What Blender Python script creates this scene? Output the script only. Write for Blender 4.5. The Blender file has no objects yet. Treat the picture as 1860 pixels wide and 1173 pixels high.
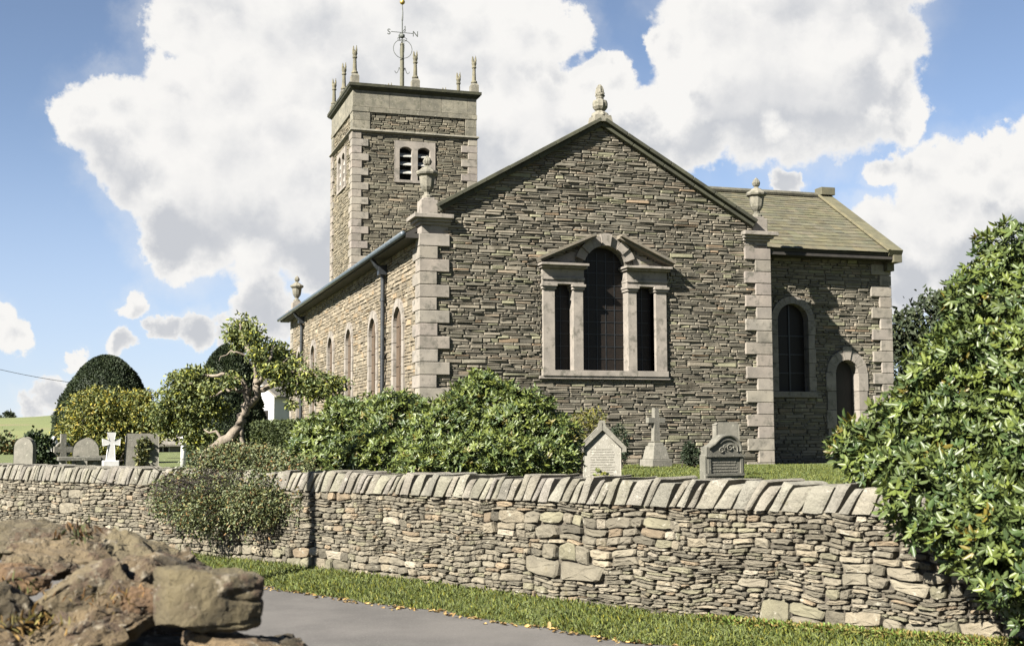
import bpy, bmesh, math, random
import numpy as np
from mathutils import Vector, Matrix, noise as mnoise
from mathutils.geometry import tessellate_polygon

sc = bpy.context.scene
COL = sc.collection
rnd = random.Random(11)
RS = np.random.RandomState(5)
PI = math.pi

# ------------------------------------------------------------------ camera
CAM = np.array([-6.8558, -28.8926, 0.7212])
FPX = 2324.88
def _axes():
    a, b, r = [math.radians(v) for v in (17.4004, 5.0668, -0.1886)]
    fw = np.array([math.sin(a)*math.cos(b), math.cos(a)*math.cos(b), math.sin(b)])
    rt = np.array([math.cos(a), -math.sin(a), 0.0]); up = np.cross(rt, fw)
    return fw, rt*math.cos(r)+up*math.sin(r), -rt*math.sin(r)+up*math.cos(r)
FW, RT, UP = _axes()
def at(px, py, depth):
    """point of the place seen at a photograph pixel, a given number of metres away"""
    return CAM + depth*(FW + RT*(px-930)/FPX - UP*(py-586.5)/FPX)
def ground_at(px, depth, z=0.0):
    q = at(px, 796, depth); return (float(q[0]), float(q[1]), z)

cd = bpy.data.cameras.new('camera'); cam = bpy.data.objects.new('camera', cd); COL.objects.link(cam)
cd.sensor_width = 36; cd.lens = FPX/1860*36; cd.clip_end = 4000; cd.clip_start = 0.05
m = Matrix.Identity(4)
for i in range(3):
    m[i][0] = RT[i]; m[i][1] = UP[i]; m[i][2] = -FW[i]; m[i][3] = CAM[i]
cam.matrix_world = m
cd.dof.use_dof = True; cd.dof.focus_distance = 26; cd.dof.aperture_fstop = 4.8
sc.camera = cam

# ------------------------------------------------------------------ materials
def nd(nt, t, **kw):
    n = nt.nodes.new(t)
    for k, v in kw.items(): setattr(n, k, v)
    return n
def mat(name, col, col2=None, nscale=3.0, rough=0.85, bump=None, tint=False, lichen=None, spec=0.4,
        trans=0.0, detail=6, stretch=None, metal=0.0, lichen2=None, k=.455):
    sc_ = lambda c: tuple(v*k for v in c) if c else c
    col, col2 = sc_(col), sc_(col2)
    if lichen: lichen = (sc_(lichen[0]),)+lichen[1:]
    if lichen2: lichen2 = (sc_(lichen2[0]),)+lichen2[1:]
    m = bpy.data.materials.new(name); m.use_nodes = True
    nt = m.node_tree; nt.nodes.clear(); L = nt.links.new
    out = nd(nt, 'ShaderNodeOutputMaterial'); b = nd(nt, 'ShaderNodeBsdfPrincipled')
    b.inputs['Roughness'].default_value = rough; b.inputs['Metallic'].default_value = metal
    b.inputs['Specular IOR Level'].default_value = spec
    tc = nd(nt, 'ShaderNodeTexCoord'); vec = tc.outputs['Object']
    if stretch:
        mp = nd(nt, 'ShaderNodeMapping'); mp.inputs['Scale'].default_value = stretch
        L(vec, mp.inputs['Vector']); vec = mp.outputs['Vector']
    def noise(scale, det=detail, rg=0.62):
        n = nd(nt, 'ShaderNodeTexNoise'); n.inputs['Scale'].default_value = scale
        n.inputs['Detail'].default_value = det; n.inputs['Roughness'].default_value = rg
        L(vec, n.inputs['Vector']); return n.outputs['Fac']
    def ramp(src, a, c):
        r = nd(nt, 'ShaderNodeMapRange'); r.interpolation_type = 'SMOOTHSTEP'
        r.inputs['From Min'].default_value = a; r.inputs['From Max'].default_value = c
        L(src, r.inputs['Value']); return r.outputs['Result']
    def mix(fac, A, B, mode='MIX'):
        x = nd(nt, 'ShaderNodeMix', data_type='RGBA', blend_type=mode)
        if hasattr(fac, 'default_value'): L(fac, x.inputs['Factor'])
        else: x.inputs['Factor'].default_value = fac
        for s, i in ((A, 6), (B, 7)):
            if hasattr(s, 'default_value'): L(s, x.inputs[i])
            else: x.inputs[i].default_value = (*s, 1)
        return x.outputs[2]
    cur = None
    if col2 is not None:
        cur = mix(ramp(noise(nscale), .33, .67), col, col2)
    else:
        cur = mix(0.0, col, col)
    if tint:
        at_ = nd(nt, 'ShaderNodeAttribute', attribute_name='tint')
        cur = mix(1.0, cur, at_.outputs['Color'], 'MULTIPLY')
    for li in (lichen, lichen2):
        if li:
            c3, s3, t0, t1 = li
            cur = mix(ramp(noise(s3, 4, .7), t0, t1), cur, c3)
    L(cur, b.inputs['Base Color'])
    if bump:
        bs, bst, bd = bump
        bn = nd(nt, 'ShaderNodeBump'); bn.inputs['Strength'].default_value = bst
        bn.inputs['Distance'].default_value = bd
        L(noise(bs, 8, .7), bn.inputs['Height']); L(bn.outputs['Normal'], b.inputs['Normal'])
    if trans > 0:
        tr = nd(nt, 'ShaderNodeBsdfTranslucent'); L(cur, tr.inputs['Color'])
        mx = nd(nt, 'ShaderNodeMixShader'); mx.inputs[0].default_value = trans
        L(b.outputs[0], mx.inputs[1]); L(tr.outputs[0], mx.inputs[2]); L(mx.outputs[0], out.inputs[0])
    else:
        L(b.outputs[0], out.inputs[0])
    return m

M = {}
M['slate_wall'] = mat('slate_wall_stone', (.335,.30,.245), (.235,.215,.175), 2.2, .9, (22,.5,.02), True,
                      ((.36,.335,.26), 5.0, .60,.72), lichen2=((.10,.085,.055), 1.3, .60,.75), k=.43)
M['mortar'] = mat('old_mortar', (.25,.225,.18), (.16,.145,.115), 8, .95, (30,.6,.02))
M['ashlar'] = mat('dressed_sandstone', (.37,.325,.275), (.27,.24,.205), 2.5, .9, (45,.35,.008), True,
                  ((.17,.155,.125), 4.0, .50,.68), lichen2=((.42,.39,.32), 14, .62,.72))
M['dark_ashlar'] = mat('weathered_stone', (.17,.155,.11), (.10,.095,.07), 4, .92, (40,.5,.01), True,
                       ((.24,.23,.16), 9, .58,.7))
M['tower_ashlar'] = mat('tower_ashlar_stone', (.29,.265,.205), (.175,.165,.13), 4, .9, (30,.7,.015), True,
                        ((.15,.142,.10), 7, .52,.66), lichen2=((.36,.34,.27), 13, .60,.70))
M['rubble'] = mat('field_wall_stone', (.30,.267,.21), (.205,.182,.142), 5, .92, (26,.8,.025), True,
                  ((.40,.37,.29), 9, .60,.70), lichen2=((.16,.135,.08), 3.0, .60,.74))
M['coping'] = mat('coping_slab_stone', (.31,.285,.235), (.21,.19,.155), 5, .92, (22,.9,.03), True,
                  ((.42,.385,.32), 10, .58,.68), lichen2=((.22,.2,.14), 6, .62,.72))
M['earth_gap'] = mat('earth_in_wall_joints', (.13,.11,.08), (.07,.06,.045), 6, 1, (20,.5,.03))
M['coping_dark'] = mat('blackened_coping_stone', (.085,.085,.05), (.05,.05,.032), 4, .92, (40,.5,.01), True, ((.14,.14,.085), 9, .6,.72))
M['roof'] = mat('green_slate_roof', (.165,.15,.09), (.115,.108,.07), 4, .8, (30,.4,.01), True,
                ((.22,.22,.11), 8, .6,.72))
M['dark_metal'] = mat('dark_painted_iron', (.035,.04,.045), (.02,.022,.025), 6, .45)
M['gutter'] = mat('grey_painted_gutter', (.13,.16,.18), (.08,.1,.12), 5, .4)
M['soffit'] = mat('dark_eaves_board', (.05,.043,.035), (.03,.026,.022), 5, .8)
M['glass'] = mat('dark_leaded_glass', (.022,.015,.011), (.012,.010,.008), 30, .5, (60,.35,.004), spec=.2)
M['meshglass'] = mat('rusty_window_guard', (.15,.10,.06), (.10,.07,.045), 20, .7, (80,.3,.003))
M['louvre'] = mat('slate_louvre_board', (.55,.53,.48), (.42,.41,.37), 8, .8)
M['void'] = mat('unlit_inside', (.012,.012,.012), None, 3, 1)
M['door'] = mat('dark_oak_door', (.03,.024,.02), (.018,.015,.012), 6, .7, (30,.4,.005), stretch=(8,8,1))
M['gold'] = mat('dull_gilt_metal', (.42,.31,.09), (.3,.2,.06), 8, .4, metal=.7, k=1)
M['iron'] = mat('grey_iron_rod', (.14,.15,.13), (.09,.1,.09), 10, .6)
M['polepaint'] = mat('weathered_pole_paint', (.16,.15,.09), (.11,.105,.065), 8, .7)
M['road'] = mat('worn_tarmac', (.155,.142,.13), (.098,.09,.083), .9, .9, (160,.5,.006), lichen=((.21,.195,.18), 70, .54,.66), lichen2=((.075,.07,.065), 45, .58,.7))
M['grass_soil'] = mat('short_turf', (.17,.20,.055), (.12,.15,.042), 1.5, .95, (50,.8,.03), lichen=((.19,.20,.06), 6, .58,.75))
M['field'] = mat('sloping_pasture', (.22,.24,.08), (.15,.18,.055), .12, .95, (8,.4,.1), lichen=((.24,.19,.10), .16, .52,.66), stretch=(.5,.5,6))
M['earth'] = mat('rough_earth', (.13,.10,.06), (.08,.07,.04), 3, .95, (15,.8,.05), lichen=((.12,.14,.04), 4, .5,.65))
M['blade'] = mat('grass_blade', (.19,.23,.055), None, 3, .6, tint=True, trans=.3)
M['rhodo'] = mat('glossy_rhododendron_leaf', (.085,.115,.034), None, 3, .45, tint=True, trans=.2, spec=.38, k=.62)
M['yew'] = mat('clipped_yew_leaf', (.045,.07,.022), (.032,.052,.017), 2, .7, tint=True, trans=.1)
M['goldleaf'] = mat('yellow_green_leaf', (.225,.225,.05), None, 2, .6, tint=True, trans=.3, k=.6)
M['treeleaf'] = mat('orchard_tree_leaf', (.145,.17,.05), None, 2, .6, tint=True, trans=.25, k=.6)
M['coton'] = mat('small_dark_shrub_leaf', (.085,.098,.038), None, 2, .6, tint=True, trans=.12, k=.8)
M['hedge'] = mat('clipped_hedge_leaf', (.10,.13,.035), (.075,.10,.028), 2, .75, tint=True, trans=.15)
M['fartree'] = mat('far_tree_leaf', (.06,.08,.032), (.045,.062,.026), 1, .8, tint=True, trans=.15)
M['bark'] = mat('pale_lichened_bark', (.34,.28,.21), (.19,.155,.115), 9, .9, (30,.8,.02))
M['darkbark'] = mat('dark_twig_bark', (.07,.055,.04), (.045,.035,.026), 9, .9, (30,.8,.02))
M['rock'] = mat('lichened_boulder_stone', (.22,.18,.115), (.12,.095,.06), 5, .95, (9,1,.07), True,
                ((.33,.28,.20), 11, .57,.64), lichen2=((.13,.085,.05), 8, .55,.63))
M['white_wall'] = mat('whitewashed_render', (.62,.61,.585), (.57,.56,.54), 2, .9, (30,.2,.01), k=.66)
M['marble'] = mat('white_marble', (.58,.57,.545), (.50,.49,.465), 5, .6, (30,.2,.004), k=.62)
M['grave'] = mat('weathered_headstone', (.27,.25,.205), (.19,.18,.145), 6, .9, (30,.6,.01), False, ((.38,.36,.29), 14, .58,.68))
M['palegrave'] = mat('pale_lichened_headstone', (.40,.375,.32), (.31,.29,.24), 9, .9, (30,.6,.01), False, ((.58,.55,.47), 18, .55,.65))
M['darkgrave'] = mat('dark_slate_headstone', (.19,.18,.145), (.13,.125,.10), 8, .85, (30,.6,.01), False, ((.34,.32,.26), 16, .56,.68))
M['deadleaf'] = mat('fallen_leaf', (.34,.24,.09), None, 2, .8, tint=True)
M['bracken'] = mat('dead_bracken_frond', (.26,.16,.08), None, 2, .8, tint=True, trans=.2)
M['moss'] = mat('brown_green_moss', (.11,.12,.035), (.14,.10,.05), 7, 1, (40,1,.03))
M['pine'] = mat('bare_timber_pole', (.14,.10,.065), (.09,.065,.045), 5, .85, stretch=(6,6,.6))

# ------------------------------------------------------------------ mesh helpers
WL = {}
def wl(o): return WL.get(o.name, np.zeros(3)) if o is not None else np.zeros(3)
class MB:
    def __init__(s): s.v=[]; s.f=[]; s.t=[]; s.n=0
    def add(s, verts, faces, tint=(1,1,1)):
        v = np.asarray(verts, float).reshape(-1,3); n = s.n
        s.v.append(v); s.f.extend([tuple(i+n for i in f) for f in faces]); s.n += len(v)
        s.t.append(np.tile(np.asarray(tint, float), (len(v),1)))
    def build(s, name, material, parent=None, smooth=False, bevel=0, loc=None):
        V = np.concatenate(s.v); T = np.concatenate(s.t)
        base = np.asarray(loc, float) if loc is not None else wl(parent)
        me = bpy.data.meshes.new(name); me.from_pydata((V-base).tolist(), [], s.f)
        a = me.color_attributes.new('tint', 'FLOAT_COLOR', 'POINT')
        a.data.foreach_set('color', np.concatenate([T, np.ones((len(T),1))], 1).ravel())
        me.materials.append(M[material])
        if smooth: me.polygons.foreach_set('use_smooth', [True]*len(me.polygons))
        me.update()
        return link(name, me, parent, loc, bevel)
def link(name, me, parent, loc, bevel=0):
    o = bpy.data.objects.new(name, me); COL.objects.link(o)
    if parent is not None:
        o.parent = parent; WL[o.name] = wl(parent)
    elif loc is not None:
        o.location = loc; WL[o.name] = np.asarray(loc, float)
    if bevel:
        bm = o.modifiers.new('edge', 'BEVEL'); bm.width = bevel; bm.segments = 2; bm.limit_method = 'ANGLE'
    return o
def tag(o, label, cat=None, group=None, kind=None):
    if label: o['label'] = label
    if cat: o['category'] = cat
    if group: o['group'] = group
    if kind: o['kind'] = kind
    return o
def thing(name, label, cat, loc, group=None):
    o = bpy.data.objects.new(name, None); COL.objects.link(o)
    o.location = loc; o.empty_display_size = .2; WL[o.name] = np.asarray(loc, float)
    return tag(o, label, cat, group)
def setting(o): o['kind'] = 'structure'; return o

BOXF = [(0,3,2,1),(4,5,6,7),(0,1,5,4),(1,2,6,5),(2,3,7,6),(3,0,4,7)]
def box(mb, lo, hi, tint=(1,1,1), rz=0, about=None, taper=0):
    x0,y0,z0 = lo; x1,y1,z1 = hi; t = taper
    v = np.array([(x0,y0,z0),(x1,y0,z0),(x1,y1,z0),(x0,y1,z0),(x0+t,y0+t,z1),(x1-t,y0+t,z1),(x1-t,y1-t,z1),(x0+t,y1-t,z1)], float)
    if rz:
        c = np.array(about if about is not None else [(x0+x1)/2,(y0+y1)/2,0], float); ca,sa = math.cos(rz),math.sin(rz)
        d = v-c; v = c+np.stack([d[:,0]*ca-d[:,1]*sa, d[:,0]*sa+d[:,1]*ca, d[:,2]],1)
    mb.add(v, BOXF, tint)
class Frame:
    def __init__(s, O, U, V, N): s.O,s.U,s.V,s.N = [np.asarray(q,float) for q in (O,U,V,N)]
    def p(s, u, v, w=0.0): return s.O+s.U*u+s.V*v+s.N*w
def fbox(mb, F, u0,u1,v0,v1,w0,w1, tint=(1,1,1)):
    v = [F.p(u,vv,w) for w in (w0,w1) for u,vv in ((u0,v0),(u1,v0),(u1,v1),(u0,v1))]
    mb.add(v, BOXF, tint)
def prism(mb, F, poly, w0, w1, tint=(1,1,1), holes=()):
    loops = [list(poly)]+[list(h) for h in holes]
    tris = tessellate_polygon([[Vector((a,b,0)) for a,b in lp] for lp in loops])
    allp = [q for lp in loops for q in lp]; n = len(allp)
    v = [F.p(a,b,w1) for a,b in allp]+[F.p(a,b,w0) for a,b in allp]
    f = [tuple(t) for t in tris]+[tuple(i+n for i in reversed(t)) for t in tris]
    k = 0
    for lp in loops:
        L = len(lp)
        for i in range(L):
            a,b = k+i, k+(i+1)%L; f.append((a,b,b+n,a+n))
        k += L
    mb.add(v, f, tint)
def lathe(mb, prof, c, n=16, tint=(1,1,1), flute=0, nf=8, sq=0):
    c = np.asarray(c,float); v=[]; f=[]
    for r,z in prof:
        for i in range(n):
            a = 2*PI*i/n
            rr = r*(1+flute*math.cos(nf*a)) if r>.02 else r
            v.append(c+np.array([rr*math.cos(a), rr*math.sin(a), z]))
    for k in range(len(prof)-1):
        for i in range(n):
            f.append((k*n+i, k*n+(i+1)%n, (k+1)*n+(i+1)%n, (k+1)*n+i))
    f.append(tuple(range(n-1,-1,-1))); f.append(tuple((len(prof)-1)*n+i for i in range(n)))
    mb.add(v, f, tint)
def tube(mb, pts, rad, n=8, tint=(1,1,1), wob=0, closed=False):
    P = [np.asarray(p,float) for p in pts]; N = len(P)
    R_ = rad if hasattr(rad,'__len__') else [rad]*N
    v=[]; f=[]; prev=None
    for i in range(N):
        if closed: d = P[(i+1)%N]-P[i-1]
        else: d = P[min(i+1,N-1)]-P[max(i-1,0)]
        d = d/(np.linalg.norm(d)+1e-9)
        ref = prev if prev is not None else (np.array([0,0,1.]) if abs(d[2])<.9 else np.array([1.,0,0]))
        a = ref-d*np.dot(ref,d); a /= np.linalg.norm(a)+1e-9; b = np.cross(d,a); prev=a
        for k in range(n):
            t = 2*PI*k/n; r = R_[i]*(1+wob*(rnd.random()-.5))
            v.append(P[i]+(a*math.cos(t)+b*math.sin(t))*r)
    M_ = N if closed else N-1
    for i in range(M_):
        j = (i+1)%N
        for k in range(n):
            f.append((i*n+k, i*n+(k+1)%n, j*n+(k+1)%n, j*n+k))
    if not closed:
        f.append(tuple(range(n-1,-1,-1))); f.append(tuple((N-1)*n+k for k in range(n)))
    mb.add(v, f, tint)
def arch(uc, half, vs, v0, n=12):
    pts = [(uc-half,v0),(uc+half,v0)]
    for i in range(n+1):
        a = PI*i/n; pts.append((uc+half*math.cos(a), vs+half*math.sin(a)))
    return pts

# ------------------------------------------------------------------ stone facing
def clip_poly(poly, planes):
    for a,b,c in planes:                      # keep a*u+b*v+c >= 0
        out=[]; n=len(poly)
        for i in range(n):
            p,q = poly[i],poly[(i+1)%n]; dp=a*p[0]+b*p[1]+c; dq=a*q[0]+b*q[1]+c
            if dp>=0: out.append(p)
            if (dp>=0)!=(dq>=0):
                t=dp/(dp-dq); out.append((p[0]+(q[0]-p[0])*t, p[1]+(q[1]-p[1])*t))
        poly=out
        if len(poly)<3: return []
    return poly
def courses(u0,u1,v0,v1,hmin,hmax,lmin,lmax,r):
    cells=[]; v=v0
    while v<v1-.01:
        h = hmin+(hmax-hmin)*r.random()**1.7
        if v+h>v1-hmin*.5: h=v1-v
        u=u0-r.random()*lmax*.5
        while u<u1:
            l = (lmin+(lmax-lmin)*r.random()**1.4)*(.7+.5*h/hmax)
            a,b = max(u,u0), min(u+l,u1)
            if u1-b<lmin*.5: b=u1
            if b-a>.02:
                if h>hmin*1.9 and r.random()<.45:
                    k = v+h*(.35+.3*r.random())
                    cells.append((a,b,v,k)); cells.append((a,b,k,v+h))
                else: cells.append((a,b,v,v+h))
            u=b
        v+=h
    return cells
PAL = [((.90,.87,.80),6),((.78,.77,.71),5),((.66,.66,.60),3),((1.02,.98,.9),2),((.92,.82,.71),1.2),((.5,.49,.45),2),((1.0,.8,.62),.3),((1.0,1.05,.82),2)]
def pal(r, P=PAL):
    t = r.random()*sum(w for _,w in P)
    for c,w in P:
        t-=w
        if t<=0: break
    k=.82+.36*r.random()
    return tuple(x*k for x in c)
def stones(mb, F, cells, r, planes=None, hole=None, joint=.008, prot=(.0,.035), back=-.05, P=PAL, tilt=.35, gain=(1,1,1)):
    st = list(cells)
    while st:
        a,b,c,d = st.pop()
        if hole:
            us=(a,(a+b)/2,b); vs=(c,(c+d)/2,d)
            ins=[hole(u,v) for u in us for v in vs]
            if all(ins): continue
            if any(ins):
                if max(b-a,d-c)<.07:
                    if ins[4]: continue
                elif b-a>d-c: mid=(a+b)/2; st+=[(a,mid,c,d),(mid,b,c,d)]; continue
                else: mid=(c+d)/2; st+=[(a,b,c,mid),(a,b,mid,d)]; continue
        j=joint*(.6+.8*r.random()); g=min(j,(b-a)*.25,(d-c)*.25)
        jit=lambda s: (r.random()-.5)*s
        jh=min(.02,(d-c)*.22); jw=min(.03,(b-a)*.15)
        poly=[(a+g+abs(jit(jw)),c+g+jit(jh)),(b-g-abs(jit(jw)),c+g+jit(jh)),(b-g-abs(jit(jw)),d-g+jit(jh)),(a+g+abs(jit(jw)),d-g+jit(jh))]
        if planes: poly=clip_poly(poly,planes)
        if len(poly)<3: continue
        n=len(poly); cu=sum(q[0] for q in poly)/n; cv=sum(q[1] for q in poly)/n
        h=prot[0]+(prot[1]-prot[0])*r.random()
        tu,tv=jit(tilt)*.25, jit(tilt)
        v=[F.p(q[0],q[1],back) for q in poly]
        for q in poly: v.append(F.p(q[0],q[1],h-.012))
        for q in poly:
            k=.86; uu=cu+(q[0]-cu)*k; vv=cv+(q[1]-cv)*k
            v.append(F.p(uu,vv,h+(uu-cu)*tu+(vv-cv)*tv+jit(.008)))
        f=[]
        for i in range(n):
            i2=(i+1)%n
            f.append((i,i2,n+i2,n+i)); f.append((n+i,n+i2,2*n+i2,2*n+i))
        f.append(tuple(range(2*n,3*n)))
        t=pal(r,P); mb.add(v,f,tuple(t[i]*gain[i] for i in range(3)))

def surround(mb, F, uc, half, vs, v0, t, w0, w1, nv=7, jh=.42, r=rnd, key=0):
    """dressed blocks round an arched opening"""
    gp=.006
    n=max(1,int(round((vs-v0)/jh))); h=(vs-v0)/n
    for sgn in (-1,1):
        for i in range(n):
            e=.0 if i%2 else .03
            a,b=sorted((uc+sgn*half, uc+sgn*(half+t+e)))
            k=.9+.2*r.random(); fbox(mb,F,a,b,v0+i*h+gp,v0+(i+1)*h-gp,w0,w1,(k,k,k))
    for i in range(nv):
        a0=PI*i/nv+gp/half*.6; a1=PI*(i+1)/nv-gp/half*.6; mid=(i==nv//2)
        ro=half+t+(key if mid else 0); ww=w1+(.03 if mid and key else 0)
        pts=[]
        for k in range(4): a=a0+(a1-a0)*k/3; pts.append((uc+half*math.cos(a), vs+half*math.sin(a)))
        for k in range(4): a=a1+(a0-a1)*k/3; pts.append((uc+ro*math.cos(a), vs+ro*math.sin(a)))
        k=.9+.2*r.random(); prism(mb,F,pts,w0,ww,(k,k,k))

X,Y,Z = (1,0,0),(0,1,0),(0,0,1)
r1 = random.Random(21)

# ================================================================== CHURCH
church = thing('church', 'grey slate stone church with a square tower, dressed corner blocks and a side vestry', 'church', (4.5,11,0))
W=9.0; LN=22.5; CW=.3005; QT=5.456
slope=(8.36-5.80)/4.5
FG=Frame((0,0,0),X,Z,(0,-1,0)); FS=Frame((0,0,0),Y,Z,(-1,0,0))
# --- gable wall with the three-light window
gable=[(0,-.4),(W,-.4),(W,5.8),(4.5,8.36),(0,5.8)]
gh=[(3.25,2.2),(5.87,2.2),(5.87,4.5),(5.14,4.5),(5.14,4.76)]
cxw=4.555; ra=.575
gh=[(3.25,2.25),(5.87,2.25),(5.87,4.42),(cxw+ra,4.42)]+[(cxw+ra*math.cos(PI*i/12),4.76+ra*math.sin(PI*i/12)) for i in range(13)]+[(cxw-ra,4.42),(3.25,4.42)]
mb=MB(); prism(mb,FG,gable,-.55,-.02,holes=[gh]); 
east=mb.build('nave_wall','mortar',church)
mb=MB()
def hole_g(u,v):
    if 2.95<u<6.16 and 2.12<v<4.78: return True
    return (u-cxw)**2+(v-4.76)**2<.68**2
pl=[(slope,-1,5.8),(-slope,-1,5.8+slope*9)]
cells=courses(.02,W-.02,-.3,8.36,.038,.108,.16,.60,r1)
stones(mb,FG,cells,r1,pl,hole_g,prot=(.0,.045),tilt=.5)
mb.build('stone_facing','slate_wall',east)
# --- south wall with six tall round-headed windows
SWIN=[2.44,5.66,9.36,12.74,16.5,20.0]
hw=.47; vsill=1.0; vspr=3.975-hw
mb=MB(); prism(mb,FS,[(.56,-.4),(LN,-.4),(LN,5.5),(.56,5.5)],-.6,-.02,holes=[arch(u,hw+.02,vspr,vsill) for u in SWIN])
south=mb.build('side_wall','mortar',church)
mb=MB()
def hole_s(u,v):
    for c in SWIN:
        if abs(u-c)<hw+.1 and vsill-.1<v<vspr: return True
        if v>=vspr and (u-c)**2+(v-vspr)**2<(hw+.12)**2: return True
    return False
SP=[((1.05,.97,.83),5),((.94,.86,.74),4),((1.2,1.1,.95),3),((.84,.75,.6),2),((1.12,.92,.68),1.2),((.72,.66,.56),1)]
stones(mb,FS,courses(.3,LN,-.2,5.45,.07,.17,.18,.6,r1),r1,None,hole_s,prot=(0,.03),P=SP)
mb.build('stone_facing','slate_wall',south)
def arched_window(F,u,half,spring,sill,t,parent,glassmat,wd=-.22,nv=7,key=0,bars=True):
    mb=MB(); surround(mb,F,u,half,spring,sill,t,-.3,.055,nv,.42,r1,key)
    fbox(mb,F,u-half-t-.04,u+half+t+.04,sill-.16,sill-.005,-.3,.09)
    fr=mb.build('window','ashlar',parent,bevel=.01)
    mb=MB(); prism(mb,F,arch(u,half+.01,spring,sill,16),wd-.04,wd); mb.build('pane',glassmat,fr)
    if bars:
        mb=MB()
        fbox(mb,F,u-.02,u+.02,sill,spring+half-.01,wd+.004,wd+.03)
        k=sill+.5
        while k<spring+.1: fbox(mb,F,u-half+.01,u+half-.01,k-.012,k+.012,wd+.005,wd+.022); k+=.5
        mb.build('glazing_bar','meshglass' if glassmat=='meshglass' else 'dark_metal',fr)
    return fr
for u in SWIN: arched_window(FS,u,hw,vspr,vsill,.2,church,'meshglass',-.035)
# hidden north and west walls
mb=MB(); box(mb,(W-.6,.56,-.4),(W,LN-.6,5.6)); box(mb,(0,LN-.59,-.4),(W,LN,5.49))
prism(mb,Frame((0,LN,0),X,Z,(0,1,0)),[(0.01,5.5),(W-.01,5.5),(4.5,8.0)],-.5,0)
mb.build('rear_wall','slate_wall',church)
# --- corner blocks
def quoins(x0,y0,sx,sy,ztop,z0,longx,short,n0=0,t=.075,course=CW,name='corner_blocks',parent=church,mt='ashlar'):
    """sx, sy: the direction the wall runs away from the corner"""
    mb=MB(); z=ztop; k=n0
    while z>z0+.05:
        lo=max(z-course,z0); lx,ly=(longx,short) if k%2==0 else (short,longx)
        lx+=.03*(r1.random()-.5); ly+=.03*(r1.random()-.5)
        a=(min(x0-sx*t,x0+sx*lx),min(y0-sy*t,y0+sy*ly),lo+.006); b=(max(x0-sx*t,x0+sx*lx),max(y0-sy*t,y0+sy*ly),z-.006)
        q=.88+.24*r1.random(); box(mb,a,b,(q,q*(.97+.05*r1.random()),q*(.95+.06*r1.random()))); z=lo; k+=1
    return mb.build(name,mt,parent,bevel=.014)
quoins(0,0,1,1,QT,-.3,.66,.36)
quoins(W,0,-1,1,QT,-.3,.66,.36)
quoins(0,LN,1,-1,QT-.05,-.3,.6,.36,t=.05)
# --- caps, pedestals and urns on the corners
URN=[(.13,0),(.13,.05),(.07,.09),(.075,.14),(.12,.2),(.155,.27),(.17,.36),(.185,.48),(.19,.52),(.25,.56),(.265,.6),(.25,.64),(.17,.68),(.12,.73),(.06,.76),(.05,.79),(.085,.83),(.10,.88),(.085,.93),(.05,.98),(.02,1.02)]
def corner_top(x0,y0,sx,sy,z=5.9):
    mb=MB()
    def lay(za,zb,p,ext=.66,dy=.62):
        a=(min(x0-sx*p,x0+sx*(ext+p*.25)),min(y0-sy*p,y0+sy*dy),za); b=(max(x0-sx*p,x0+sx*(ext+p*.25)),max(y0-sy*p,y0+sy*dy),zb)
        box(mb,a,b)
    lay(QT,z-.24,.02,.62); lay(z-.238,z-.17,.07); lay(z-.168,z-.10,.14); lay(z-.098,z,.235)
    cp=mb.build('corner_cap','ashlar',church,bevel=.012)
    mb=MB()
    a=(min(x0-sx*.03,x0+sx*.38),min(y0-sy*.03,y0+sy*.38),z+.002); b=(max(x0-sx*.03,x0+sx*.38),max(y0-sy*.03,y0+sy*.38),z+.36)
    box(mb,a,b); box(mb,(a[0]+.06,a[1]+.06,z+.362),(b[0]-.06,b[1]-.06,z+.42))
    mb.build('pedestal','ashlar',cp,bevel=.015)
    mb=MB(); lathe(mb,URN,(x0+sx*.165,y0+sy*.17,z+.42),20,flute=.03,nf=10)
    # flame flickers on the lid
    for k in range(5):
        a=2*PI*k/5; c=np.array([x0+sx*.165+.05*math.cos(a),y0+sy*.17+.05*math.sin(a),z+1.24])
        tube(mb,[c,c+[.03*math.cos(a),.03*math.sin(a),.07],c+[.015*math.cos(a+1),.015*math.sin(a+1),.16]],[.04,.035,.006],6)
    mb.build('urn','tower_ashlar',church,smooth=False)
corner_top(0,0,1,1); corner_top(W,0,-1,1,5.87); corner_top(0,LN,1,-1,5.72)
# --- gable coping and finial
def raking(x0,z0,x1,z1,ylo,yhi,t0,t1,mb,seg=6,jitter=0):
    d=np.array([x1-x0,0,z1-z0]); L=np.linalg.norm(d); d/=L; n=np.array([-d[2],0,d[0]])
    if n[2]<0: n=-n
    for i in range(seg):
        a,b=L*i/seg+.004,L*(i+1)/seg-.004; j=(r1.random()-.5)*jitter
        v=[]
        for y in (ylo+j,yhi):
            for (q,t) in ((a,t0),(b,t0),(b,t1+j),(a,t1+j)):
                p=np.array([x0,0,z0])+d*q+n*t; p[1]=y; v.append(p)
        k=.85+.3*r1.random(); mb.add(v,BOXF,(k,k,k))
mb=MB()
for (xa,xb) in ((.40,4.5),(8.60,4.5)):
    za=5.80+slope*min(xa,9-xa); raking(xa,za,xb,8.36,-.22,.36,.06,.15,mb,7,.012)
    raking(xa,za,xb,8.36,-.13,.30,-.05,.058,mb,5)
mb.build('gable_coping','coping_dark',church,bevel=.012)
mb=MB(); zf=8.40
box(mb,(4.5-.24,-.22,zf),(4.5+.24,.26,zf+.16),taper=.03)
FIN=[(.22,.16),(.20,.22),(.12,.28),(.10,.30),(.14,.33),(.185,.40),(.19,.48),(.165,.55),(.10,.58),(.085,.6),(.095,.62),(.095,.65),(.08,.66)]
lathe(mb,FIN,(4.5,.02,zf),20,flute=.07,nf=8)
PINE=[(.08,.66),(.10,.70),(.105,.76),(.095,.84),(.075,.90),(.04,.95),(.012,.97)]
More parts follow.
